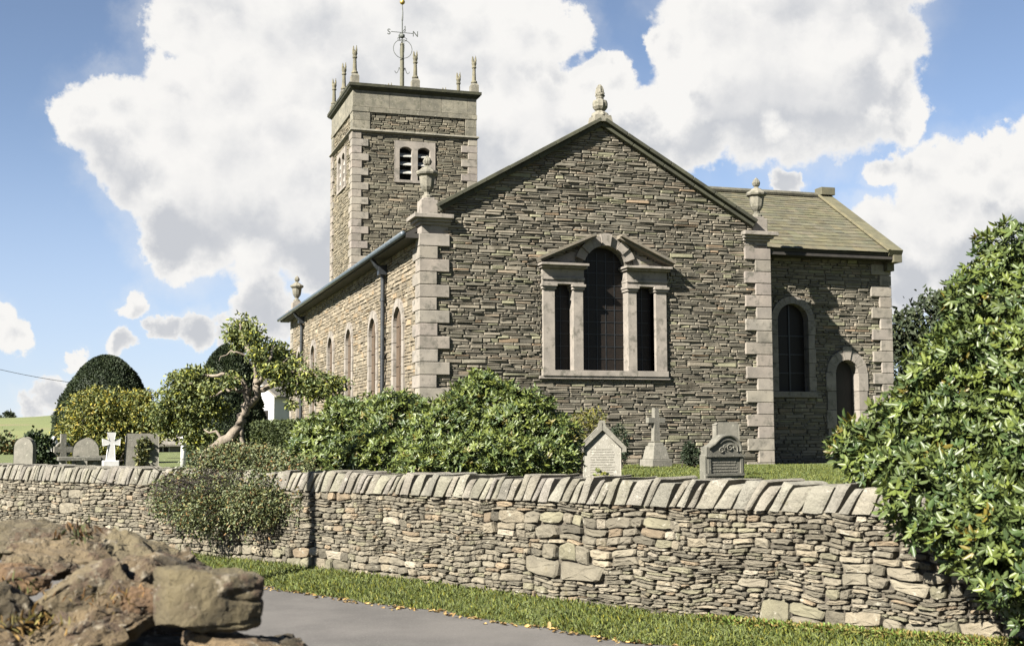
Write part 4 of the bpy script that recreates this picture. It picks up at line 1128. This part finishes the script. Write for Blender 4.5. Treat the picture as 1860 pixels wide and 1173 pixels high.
# left-hand group
o,_=stone_obj(43,24,math.radians(-25),round_top(.38,.74),.12,'grave','grey round-topped headstone at the far left end of the graveyard')
t=thing('ivy_mound','dark ivy-smothered tombstone with a stub of cross on top, at the far left','gravestone',ground_at(72,25))
bl=[B(72,812,25,(.26,.2,.26)),B(68,840,24.9,(.36,.25,.22)),B(58,800,25,(.1,.1,.14))]
P,Nn=blob_points(bl,1700,(.4,1.1)); q=loose(P,Nn,.08,.05); leaf_obj('foliage','yew',*q,tints(len(P),[(1,1.1,.9),(1.6,1.5,1.0),(.7,.8,.7)],[3,2,2]),parent=t)
F,_l=gframe(58,25.1,.1); mb=MB(); prism(mb,F,[(-.1,-.05),(.1,-.05),(.045,.7),(.10,.7),(.10,.76),(.04,.76),(.04,.84),(-.04,.84),(-.04,.76),(-.10,.76),(-.10,.7),(-.045,.7)],-.08,0); mb.build('stump','darkgrave',t,bevel=.01)
F,loc=gframe(97,26,0); t=thing('grave_urn','small white marble urn on a square post among the left graves','gravestone',loc)
mb=MB(); fbox(mb,F,-.07,.07,-.05,.42,-.14,0); mb.build('post','grave',t,bevel=.01); mb=MB(); lathe(mb,[(.05,.42),(.04,.46),(.085,.54),(.1,.62),(.08,.68),(.05,.72),(.03,.76)],np.array(loc)+[0,.07,0],12); mb.build('urn','marble',t,smooth=True)
F,loc=gframe(116,24.5,math.radians(15)); t=thing('grave_cross','weathered grey ringed cross left of the table tomb','gravestone',loc)
mb=MB(); prism(mb,F,[(-.09,-.05),(.09,-.05),(.055,.45),(.17,.45),(.17,.56),(.05,.56),(.05,.80),(-.05,.80),(-.05,.56),(-.17,.56),(-.17,.45),(-.055,.45)],-.09,0); mb.build('cross','grave',t,bevel=.01)
mb=MB(); tube(mb,[F.p(.13*math.cos(a),.505+.13*math.sin(a),-.045) for a in np.linspace(0,2*PI,21)[:-1]],.028,8,closed=True); mb.build('ring','grave',t)
stone_obj(156,26.5,math.radians(-6),round_top(.52,.72),.12,'grave','broad grey round-topped headstone behind the table tomb')
F,loc=gframe(146,22.6,math.radians(5)); t=thing('table_tomb','low table tomb with a dark flat slab on stone legs','gravestone',loc)
mb=MB(); fbox(mb,F,-.36,.36,.32,.39,-.5,.03); mb.build('top_slab','darkgrave',t,bevel=.01)
for u in (-.32,-.06,.22):
    mb=MB(); fbox(mb,F,u,u+.09,-.05,.318,-.4,-.02); mb.build('leg','grave',t,bevel=.01)
stone_obj(181,22.8,math.radians(4),[(-.18,-.05),(.18,-.05),(.18,.37),(.15,.40),(-.15,.40),(-.18,.37)],.3,'grave','low square grey tombstone between table tomb and white cross')
F,loc=gframe(203,20.6,math.radians(6)); t=thing('grave_cross','white marble cross on a stepped base above the wall coping','gravestone',loc)
mb=MB(); fbox(mb,F,-.17,.17,-.05,.25,-.22,.06); fbox(mb,F,-.125,.125,.251,.36,-.19,.03); mb.build('stepped_base','marble',t,bevel=.01)
mb=MB(); prism(mb,F,[(-.065,.36),(.065,.36),(.05,.60),(.045,.615),(.13,.60),(.13,.70),(.045,.69),(.055,.80),(-.055,.80),(-.045,.69),(-.13,.70),(-.13,.60),(-.045,.615),(-.05,.60)],-.12,-.02); mb.build('cross','marble',t,bevel=.01)
o,F=stone_obj(259,20.8,math.radians(2),[(-.26,-.05),(.26,-.05),(.26,.74),(.235,.78),(-.235,.78),(-.26,.74)],.16,'grave','wide flat-topped grey headstone right of the white cross, ivy on its face')
P,Nn=blob_points([(F.p(.0,.45,.02),(.10,.03,.25)),(F.p(.04,.6,.02),(.12,.03,.12))],420,(.1,1.1)); q=loose(P,Nn,.05,.035)
o=leaf_obj('ivy','coton',*q,tints(420,[(1,1,1),(1.5,1.2,.8)],[3,1]),loc=tuple(F.p(0,.3,.02))); tag(o,'brownish ivy patch on the wide flat-topped headstone','plant')
F,loc=gframe(334,23,math.radians(8)); t=thing('grave_post','slim white marble pillar under the leaning tree crown','gravestone',loc)
mb=MB(); fbox(mb,F,-.12,.12,-.05,.12,-.24,0); mb.build('foot_block','marble',t,bevel=.01); mb=MB(); lathe(mb,[(.05,.12),(.046,.5),(.04,.66),(.055,.68),(.055,.72),(.03,.76),(.012,.82)],np.array(loc)+[0,.12,0],12); mb.build('shaft','marble',t,smooth=True)
o,F=stone_obj(327,18.9,math.radians(10),round_top(.17,.30),.08,'palegrave','small low round-topped headstone beside the bush on the wall')

# small slate-roofed outbuilding and the white cottage behind
F,loc=gframe(316,64,math.radians(3),0); t=thing('outbuilding','low grey slate-roofed outbuilding glimpsed behind the left graves','building',loc)
mb=MB(); fbox(mb,F,-2.2,.9,-.4,.35,-3,0); mb.build('wall','grave',t)
mb=MB(); prism(mb,Frame(F.p(0,0,0),-F.N,F.V,F.U),[(-.25,.30),(1.5,1.0),(3.25,.30),(3.25,.40),(1.5,1.12),(-.25,.40)],-2.35,1.05); mb.build('roof','coping',t)
mb=MB(); fbox(mb,F,-1.15,-.2,-.3,.28,.0,.02); wn=mb.build('window','marble',t); 
for k in range(3):
    mb=MB(); fbox(mb,F,-1.10+.3*k,-.85+.3*k,-.25,.24,.021,.03); mb.build('pane','glass',wn)
F,loc=gframe(497,70,math.radians(-1),0)
hp=np.array(ground_at(497,70)); cth=math.radians(-53)
FA=Frame(hp,(math.cos(cth+PI/2+.35),math.sin(cth+PI/2+.35),0),Z,(0,0,0)); 
# corner frame: lit face runs to the left, shaded face runs to the right
ul=np.array([-.80,.60,0]); ur=np.array([.60,.80,0])
t=thing('white_cottage','white-rendered cottage partly hidden behind the far end of the church','house',tuple(hp))
H_=3.05; LW,RW_=5.0,6.5
v=[hp,hp+ul*LW,hp+ul*LW+ur*RW_,hp+ur*RW_]; V=[q+np.array([0,0,-.4]) for q in v]+[q+np.array([0,0,H_]) for q in v]
mb=MB(); mb.add(V,BOXF); 
g0=hp+np.array([0,0,H_]); g1=hp+ul*LW+np.array([0,0,H_]); gm=(g0+g1)/2+np.array([0,0,1.9])
mb.add([g0,g1,gm,g0+ur*RW_,g1+ur*RW_,gm+ur*RW_],[(0,1,2),(3,5,4),(0,2,5,3),(1,4,5,2),(0,3,4,1)])
mb.build('wall','white_wall',t)
mb=MB(); e=unit((gm-g0)[None])[0]; e2=unit((gm-g1)[None])[0]
for (a0,ee) in ((g0,e),(g1,e2)):
    s0=a0-ee*.35-ur*.25; s1=gm-ur*.25; s2=gm+ur*(RW_+.25); s3=a0-ee*.35+ur*(RW_+.25); up_=np.array([0,0,.03]); th_=np.array([0,0,.14])
    mb.add([s0+up_,s1+up_,s2+up_,s3+up_,s0+th_,s1+th_,s2+th_,s3+th_],BOXF)
mb.build('roof','coping',t)
nl=np.cross(ul,[0,0,1.]); nl=nl/np.linalg.norm(nl)
if np.dot(nl,CAM-hp)<0: nl=-nl
FW_=Frame(hp,ul,Z,nl)
mb=MB(); fbox(mb,FW_,.35,.85,1.5,2.2,-.02,.02); wn=mb.build('window','door',t); mb=MB(); fbox(mb,FW_,.40,.80,1.55,2.15,.021,.03); mb.build('pane','glass',wn)

# overhead wire on the left
mb=MB(); p0=at(-120,640,60); p1=at(230,706,62); pts=[p0+(p1-p0)*t_-np.array([0,0,.25*math.sin(PI*t_)]) for t_ in np.linspace(0,1,14)]
tube(mb,pts,.014,5); tag(mb.build('overhead_wire','dark_metal',None,loc=tuple(p0)),'thin dark overhead wire crossing the sky left of the yew','wire')
# pole beside the road whose shadow crosses the wall (it stands just outside the picture)
pp=wp(s_of(-14.25),0,0)-4.45*np.array([.906,.423,0]); pp[2]=-.9
t=thing('telegraph_pole','bare timber pole standing beside the road, its shadow falling across verge and wall','pole',tuple(pp))
mb=MB(); tube(mb,[pp,pp+[.05,0,3.5],pp+[.0,0,7.2]],[.085,.075,.065],12); mb.build('shaft','pine',t,smooth=True)
mb=MB(); box(mb,(pp[0]-.5,pp[1]+.07,6.0-.05),(pp[0]+.5,pp[1]+.15,6.05)); mb.build('crossarm','pine',t,bevel=.01)

# ================================================================== FOREGROUND ROCKS
def rock(px,py,dep,size,rot,label,seed,p=5.0,cuts=5,rough=.06,name='boulder',material='rock',tint=(1,1,1),sub=5):
    c=at(px,py,dep); bm=bmesh.new(); bmesh.ops.create_cube(bm,size=2); bmesh.ops.subdivide_edges(bm,edges=bm.edges[:],cuts=27,use_grid_fill=True)
    r=random.Random(seed); pl_=[]
    for _ in range(int(cuts*1.9)):
        n=Vector((r.uniform(-1,1),r.uniform(-1,1),r.uniform(-.6,1))).normalized(); pl_.append((n,.64+.30*r.random()))
    sx,sy,sz=[q/2 for q in size]
    for v in bm.verts:
        co=v.co.copy(); k=(abs(co.x)**p+abs(co.y)**p+abs(co.z)**p)**(1/p); co/=k
        for n,d in pl_:
            e=co.dot(n)-d
            if e>0: co-=n*e
        w=Vector((co.x*sx,co.y*sy,co.z*sz)); sd=Vector((seed*3.1,seed*1.7,0))
        nz=mnoise.fractal(w*5+sd,1.0,2.1,5)*rough+mnoise.fractal(w*26+sd,1.0,2.0,4)*rough*.3-.012*max(0,1-abs(mnoise.noise(Vector((w.x*3,w.y*3,w.z*16))+sd))*9)
        nrm=Vector((co.x/sx,co.y/sy,co.z/sz)).normalized(); v.co=w+nrm*nz
    me=bpy.data.meshes.new(name); bm.to_mesh(me); bm.free()
    a=me.color_attributes.new('tint','FLOAT_COLOR','POINT'); a.data.foreach_set('color',np.tile([*tint,1.0],(len(me.vertices),1)).ravel())
    me.materials.append(M[material]); me.update()
    o=link(name,me,None,tuple(c)); o.rotation_euler=[math.radians(q) for q in rot]; tag(o,label,'rock','boulders of the tumbled wall in the foreground'); return o
ROCKS=[
(25,985,6.0,(.95,.6,.20),(2,4,-8),'long grey slab at the back left of the foreground heap',7,7,.035,(1.0,1.0,.93)),
(150,1000,5.7,(.62,.5,.15),(6,6,10),'flat tan slab lying along the top of the foreground heap',7,6,.03,(1.15,1.05,.92)),
(285,1010,5.5,(.50,.4,.12),(5,14,-5),'thin tilted slab at the right end of the heap crest',7,6,.03,(1.0,.98,.85)),
(215,1060,5.1,(.62,.42,.16),(12,-14,8),'mottled middle slab below the heap crest',6,7,.04,(1.12,1.0,.86)),
(120,1085,4.9,(.44,.3,.13),(14,-34,12),'steep slanting slab with a pale upper edge at centre left of the heap',8,5,.025,(1.2,1.14,1.0)),
(205,1120,4.6,(.40,.34,.13),(12,-18,6),'rough brown slab lying just left of the square boulder',6,7,.04,(1.05,.9,.72)),
(265,1085,4.65,(.20,.2,.10),(5,-10,25),'lumpy rusty stone wedged against the square boulder',4,8,.04,(1.1,.8,.6)),
(366,1083,4.25,(.36,.27,.18),(3,3,13),'square-edged boulder at the right end of the foreground heap',9,2,.016,(.95,.93,.76)),
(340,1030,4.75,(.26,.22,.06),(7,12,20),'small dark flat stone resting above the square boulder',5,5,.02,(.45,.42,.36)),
(425,1168,4.25,(.30,.36,.07),(0,5,10),'pale bottom slab peeping out beneath the square boulder',6,4,.02,(1.4,1.2,1.0)),
(110,1165,4.45,(.40,.36,.12),(4,-16,14),'tan slab edge at the lower left of the heap',7,5,.03,(1.15,1.02,.84)),
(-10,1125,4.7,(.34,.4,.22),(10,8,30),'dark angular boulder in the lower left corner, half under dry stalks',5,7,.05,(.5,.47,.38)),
(30,1050,5.1,(.36,.3,.12),(4,-8,-20),'small rusty stone above the dark angular boulder',6,7,.03,(1.15,.85,.62)),
(90,1030,5.35,(.34,.3,.11),(6,10,15),'small pale slab just under the top left of the heap',7,6,.03,(1.2,1.12,1.0)),
(15,1180,4.5,(.3,.3,.14),(0,6,-12),'brown stone at the very bottom left corner',5,6,.04,(.85,.72,.55)),
(250,1225,4.8,(1.25,.5,.24),(0,0,6),'lowest bed stone of the foreground heap, tinted dark as the shaded hollow',6,4,.04,(.5,.48,.42)),  # dark tint stands in for the shade under the overhanging slabs
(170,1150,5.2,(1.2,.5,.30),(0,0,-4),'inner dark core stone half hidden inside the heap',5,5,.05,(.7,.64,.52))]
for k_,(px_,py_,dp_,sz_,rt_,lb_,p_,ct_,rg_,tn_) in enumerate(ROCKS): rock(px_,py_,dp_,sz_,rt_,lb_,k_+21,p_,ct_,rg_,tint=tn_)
def tuft(px,py,dep,n,h,label,cols,material,spread=.12,Lw=.006):
    c=at(px,py,dep); P=c+RS.normal(size=(n,3))*[spread,spread*.6,.02]; D=unit(np.stack([RS.normal(size=n)*.7,RS.normal(size=n)*.5,.5+RS.rand(n)],1)); S_=unit(np.cross(D,rvec(n)))
    L=h*(.5+RS.rand(n)); W_=np.full(n,Lw)*(.6+.8*RS.rand(n))
    o=leaf_obj('dry_plant',material,P,D,S_,L,W_,tints(n,cols,[1]*len(cols),.3),loc=tuple(c),droop=.5); tag(o,label,'plant')
tuft(140,972,5.3,70,.035,'rusty dead bracken tuft behind the sloping slab',[(.8,.85,.9),(1.0,.9,.7),(.4,.75,.5)],'bracken',.05,.008)
tuft(20,1075,4.9,70,.035,'tangled dry stalks over the dark round boulder at lower left',[(.7,.75,.8),(.5,.9,.5),(1.2,1.15,.8)],'bracken',.10,.006)
tuft(60,1140,4.4,70,.035,'short straw grass in a crevice of the sloping slab',[(1.5,1.5,.9),(.9,1.2,.6)],'bracken',.08,.004)
tuft(215,1085,4.5,60,.025,'brown dry grass wisps on the middle of the sloping slab',[(1.5,1.3,.9),(.9,1.0,.6)],'bracken',.09,.004)

# ================================================================== GRASS, LEAVES, MOSS
def blades(name,P,h,wd,label,cols,wts,lean=.5):
    n=len(P); D=unit(np.stack([RS.normal(size=n)*lean,RS.normal(size=n)*lean,np.ones(n)],1)); S_=unit(np.cross(D,rvec(n)))
    L=h*(.5+RS.rand(n)); o=leaf_obj(name,'blade',P,D,S_,L,wd*(.6+.8*RS.rand(n)),tints(n,cols,wts,.25),loc=tuple(P[0]),fold=.1,droop=.45); tag(o,label,'grass',kind='stuff')
n=52000; ys=-7-RS.rand(n)**.8*17; ss_=np.array([s_of(y) for y in np.linspace(-7,-25,400)]); sv=np.interp(-ys,np.linspace(7,25,400),ss_)
P=np.empty((n,3)); ee=RS.rand(n)
px_=np.interp(sv,WS,WXs); py_=np.interp(sv,WS,WYs)
dx=np.interp(sv+.3,WS,WXs)-np.interp(sv-.3,WS,WXs); dy=np.interp(sv+.3,WS,WYs)-np.interp(sv-.3,WS,WYs); ll=np.hypot(dx,dy); nx_,ny_=dy/ll*OUT,-dx/ll*OUT
eg=np.array([edge(s)+wav(s) for s in sv]); of=ee*(eg+.03)
P[:,0]=px_+nx_*of; P[:,1]=py_+ny_*of; P[:,2]=np.array([vz(s,o) for s,o in zip(sv,of)])-.005
pn=np.array([mnoise.noise(Vector((p[0]*1.3,p[1]*1.3,0))) for p in P]); keep=(RS.rand(n)<np.clip(.78+.7*pn,0.2,1)); P=P[keep]
blades('verge_grass',P,.042,.006,'short uneven green grass of the verge between wall and road',[(1,1,1),(1.3,1.2,.8),(.75,.85,.8),(1.8,1.4,.7)],[5,3,2,.8])
n=120000; aa=np.radians(17.4)+np.arctan((1010+RS.rand(n)*640-930)/FPX); dd=np.sqrt(9.5**2+RS.rand(n)*(31.5**2-9.5**2)); P=np.stack([CAM[0]+dd*np.sin(aa),CAM[1]+dd*np.cos(aa),np.zeros(n)],1)
xw=np.interp(-P[:,1],-WYs,WXs); P=P[(P[:,0]>xw+.5)&((P[:,1]<-.06)|((P[:,0]>9.1)&(P[:,1]<1.5)))]; blades('lawn_grass',P,.05,.009,'mown churchyard lawn grass in front of the gable',[(1,1,1),(1.35,1.2,.8),(.8,.9,.8)],[5,3,2],.6)
n=480; sv=np.array([s_of(y) for y in -11-RS.rand(n)*12]); P=np.array([wp(s,edge(s)+wav(s)+abs(RS.normal())*.07+.01,-.852) for s in sv]); D=unit(np.stack([RS.normal(size=n),RS.normal(size=n),RS.normal(size=n)*.15],1)); S_=unit(np.cross(D,[0,0,1.]+RS.normal(size=(n,3))*.2))
o=leaf_obj('fallen_leaves','deadleaf',P,D,S_,.035+.03*RS.rand(n),.022+.018*RS.rand(n),tints(n,[(1,1,1),(1.5,1.4,1.2),(.7,.6,.5)],[3,2,2]),loc=tuple(P[0])); tag(o,'scattered dry yellow leaves along the road edge','leaves',kind='stuff')

n=8000; yv=-19.3-RS.rand(n)*3.8; sv=np.array([s_of(y) for y in yv]); P=np.array([wp(s,.01+.12*RS.rand(),vz(s,.06)+.02*RS.rand()) for s in sv]); q=loose(P,np.tile([-.9,-.42,.6],(n,1)),.04,.012,.6,0,.7)
o=leaf_obj('wall_foot_weeds','coton',*q,tints(n,[(1.6,1.3,.8),(1.2,1.6,.7),(1.9,1.2,.8)],[3,3,1.5]),loc=tuple(P[0])); tag(o,'low straggly weeds along the right foot of the field-stone wall','weeds',kind='stuff')
# ================================================================== SKY AND SUN
SAZ,SEL=62.0,37.0
sa,se=math.radians(SAZ),math.radians(SEL)
sdir=Vector((-math.sin(sa)*math.cos(se),-math.cos(sa)*math.cos(se),math.sin(se)))
sd_=bpy.data.lights.new('sun','SUN'); sd_.energy=5.0; sd_.angle=math.radians(.5); sd_.color=(1,.955,.87)
so=bpy.data.objects.new('sun',sd_); COL.objects.link(so); so.rotation_euler=sdir.to_track_quat('Z','Y').to_euler(); so.location=(-40,-40,50)
w=bpy.data.worlds.new('World'); sc.world=w; w.use_nodes=True; nt=w.node_tree; nt.nodes.clear(); LK=nt.links.new
sky=nd(nt,'ShaderNodeTexSky'); sky.sky_type='NISHITA'; sky.sun_disc=False; sky.sun_elevation=se; sky.sun_rotation=math.atan2(sdir.x,sdir.y); sky.air_density=.58; sky.dust_density=.0; sky.ozone_density=2.2
bg=nd(nt,'ShaderNodeBackground'); bg.inputs['Strength'].default_value=.05; skm=nd(nt,'ShaderNodeMix',data_type='RGBA',blend_type='MULTIPLY'); skm.inputs['Factor'].default_value=1; LK(sky.outputs[0],skm.inputs[6]); skm.inputs[7].default_value=(.90,.775,.67,1); LK(skm.outputs[2],bg.inputs['Color'])
CL=[(150,215,62),(215,185,60),(240,250,95),(330,160,60),(330,230,110),(420,160,100),(440,300,130),(530,230,120),(380,400,105),(330,440,60),(480,430,90),(560,400,110),(560,330,110),(600,470,60),(105,215,28),(300,330,80),
    (330,40,70),(420,30,90),(500,70,130),(620,60,130),(700,130,140),(760,30,140),(640,180,110),(820,150,110),(860,60,90),(800,260,120),(760,-60,160),(560,-60,150),(400,-70,120),
    (960,60,80),(1010,50,60),(940,150,90),(1010,170,80),(920,260,90),(1060,250,80),(1100,150,45),(1090,110,30),(1150,220,60),(1180,260,50),(980,300,90),
    (1240,90,55),(1320,60,130),(1420,30,140),(1540,40,110),(1280,180,100),(1380,190,110),(1490,180,110),(1580,170,80),(1600,90,70),(1640,215,50),(1250,250,70),(1195,85,25),(1560,-60,130),(1400,-60,150),
    (1800,265,42),(1760,290,50),(1690,305,55),(1620,300,36),(1720,360,70),(1820,330,70),(1860,300,60),(1780,400,70),(1680,450,70),(1760,470,80),(1650,520,60),(1850,420,70),(1430,335,30),(1600,420,60),
    (255,538,34),(220,622,30),(135,643,22),(20,622,34),(-20,600,40),(350,605,36),(420,610,40),(100,715,34),(60,740,30),(300,590,26),(480,560,60),(160,700,28)]
gt=bpy.data.node_groups.new('cloud_cover','ShaderNodeTree')
gt.interface.new_socket('Vector',in_out='INPUT',socket_type='NodeSocketVector'); gt.interface.new_socket('Density',in_out='OUTPUT',socket_type='NodeSocketFloat')
gi=gt.nodes.new('NodeGroupInput'); go=gt.nodes.new('NodeGroupOutput'); GL=gt.links.new
def gm(op,a,b,c=None):
    n=gt.nodes.new('ShaderNodeMath'); n.operation=op
    for i,q in enumerate((a,b,c)):
        if q is None: continue
        if hasattr(q,'default_value'): GL(q,n.inputs[i])
        else: n.inputs[i].default_value=q
    return n.outputs[0]
acc=None
for (cx_,cy_,cr) in CL:
    dv=unit((at(cx_,cy_,1.0)-CAM)[None])[0]; rad=cr/FPX*1.12
    n=gt.nodes.new('ShaderNodeVectorMath'); n.operation='DISTANCE'; GL(gi.outputs[0],n.inputs[0]); n.inputs[1].default_value=tuple(dv)
    k=gm('MULTIPLY_ADD',n.outputs['Value'],-1/rad,1.0)
    acc=k if acc is None else gm('SMOOTH_MAX',acc,k,.22)
# a looser field of cloud everywhere else in the sky, away from the view
GL(acc,go.inputs[0])
tc=nd(nt,'ShaderNodeTexCoord'); 
def wnoise(vec,scale,det,rough=.6):
    n=nd(nt,'ShaderNodeTexNoise'); n.inputs['Scale'].default_value=scale; n.inputs['Detail'].default_value=det; n.inputs['Roughness'].default_value=rough; LK(vec,n.inputs['Vector']); return n
nrm=nd(nt,'ShaderNodeVectorMath',operation='NORMALIZE'); LK(tc.outputs['Generated'],nrm.inputs[0]); dirv=nrm.outputs[0]
def warp(vec,scale,amp,det):
    n=wnoise(vec,scale,det,.62); s1=nd(nt,'ShaderNodeVectorMath',operation='SUBTRACT'); LK(n.outputs['Color'],s1.inputs[0]); s1.inputs[1].default_value=(.5,.5,.5)
    s2=nd(nt,'ShaderNodeVectorMath',operation='MULTIPLY_ADD'); LK(s1.outputs[0],s2.inputs[0]); s2.inputs[1].default_value=(amp,)*3; LK(vec,s2.inputs[2]); return s2.outputs[0]
wv=warp(dirv,13,.075,9)
def wmath(op,a,b,c=None):
    n=nd(nt,'ShaderNodeMath',operation=op)
    for i,q in enumerate((a,b,c)):
        if q is None: continue
        if hasattr(q,'default_value'): LK(q,n.inputs[i])
        else: n.inputs[i].default_value=q
    return n.outputs[0]
def smooth(v,a,b,c=0.,d=1.):
    n=nd(nt,'ShaderNodeMapRange'); n.interpolation_type='SMOOTHSTEP'; n.inputs['From Min'].default_value=a; n.inputs['From Max'].default_value=b; n.inputs['To Min'].default_value=c; n.inputs['To Max'].default_value=d; LK(v,n.inputs['Value']); return n.outputs[0]
def dens(vec):
    g=nd(nt,'ShaderNodeGroup'); g.node_tree=gt; LK(vec,g.inputs[0]); return g.outputs[0]
fine=wnoise(dirv,38,8,.62).outputs['Fac']; big_=wnoise(dirv,9,4,.5).outputs['Fac']
d0=wmath('ADD',dens(wv),wmath('MULTIPLY_ADD',fine,.55,-.275))
cover=smooth(d0,-.02,.22)
thin=smooth(d0,-.5,.15,0,.42)
thin=wmath('MULTIPLY',thin,smooth(big_,.35,.65))
cover=wmath('MAXIMUM',cover,thin)
sep=nd(nt,'ShaderNodeSeparateXYZ'); LK(dirv,sep.inputs[0])
hz=smooth(sep.outputs['Z'],-.02,.26,.72,0.0)
def shifted(vec,o):
    n=nd(nt,'ShaderNodeVectorMath',operation='ADD'); LK(vec,n.inputs[0]); n.inputs[1].default_value=o; return n.outputs[0]
dU=dens(shifted(wv,(-.010,.003,.034))); dD=dens(shifted(wv,(.010,-.003,-.038)))
base_=smooth(wmath('SUBTRACT',dU,dD),-.12,.70,0,.95)
thick=smooth(d0,.5,1.2,0,.6)
f1=wnoise(dirv,15,6,.55).outputs['Fac']; f2=wnoise(shifted(dirv,(-.006,.001,.008)),15,6,.55).outputs['Fac']
relief=wmath('MULTIPLY',wmath('SUBTRACT',f2,f1),smooth(d0,.0,.3,0,1.0))
shade=wmath('ADD',wmath('MAXIMUM',base_,thick),wmath('MULTIPLY_ADD',big_,.5,-.25))
shade=wmath('MULTIPLY',shade,smooth(d0,.02,.62))
shade=wmath('MINIMUM',wmath('MAXIMUM',wmath('ADD',shade,relief),0.0),1.0)
mixc=nd(nt,'ShaderNodeMix',data_type='RGBA'); LK(shade,mixc.inputs['Factor']); mixc.inputs[6].default_value=(1.0,.985,.96,1); mixc.inputs[7].default_value=(.63,.65,.69,1)
bg2=nd(nt,'ShaderNodeBackground'); bg2.inputs['Strength'].default_value=.192; LK(mixc.outputs[2],bg2.inputs['Color'])
ms=nd(nt,'ShaderNodeMixShader'); LK(cover,ms.inputs[0]); LK(bg.outputs[0],ms.inputs[1]); LK(bg2.outputs[0],ms.inputs[2])
bg3=nd(nt,'ShaderNodeBackground'); bg3.inputs['Strength'].default_value=.178; bg3.inputs['Color'].default_value=(.58,.665,.87,1)
ms0=nd(nt,'ShaderNodeMixShader'); LK(hz,ms0.inputs[0]); LK(bg.outputs[0],ms0.inputs[1]); LK(bg3.outputs[0],ms0.inputs[2]); LK(ms0.outputs[0],ms.inputs[1])
wo=nd(nt,'ShaderNodeOutputWorld'); LK(ms.outputs[0],wo.inputs['Surface'])
sc.view_settings.view_transform='Standard'; sc.view_settings.look='None'; sc.view_settings.exposure=2.3; sc.view_settings.gamma=1; sc.view_settings.use_curve_mapping=False
sc.cycles.max_bounces=6; sc.cycles.diffuse_bounces=3; sc.cycles.glossy_bounces=2; sc.cycles.transmission_bounces=3; sc.cycles.transparent_max_bounces=4
sc.cycles.use_denoising=True
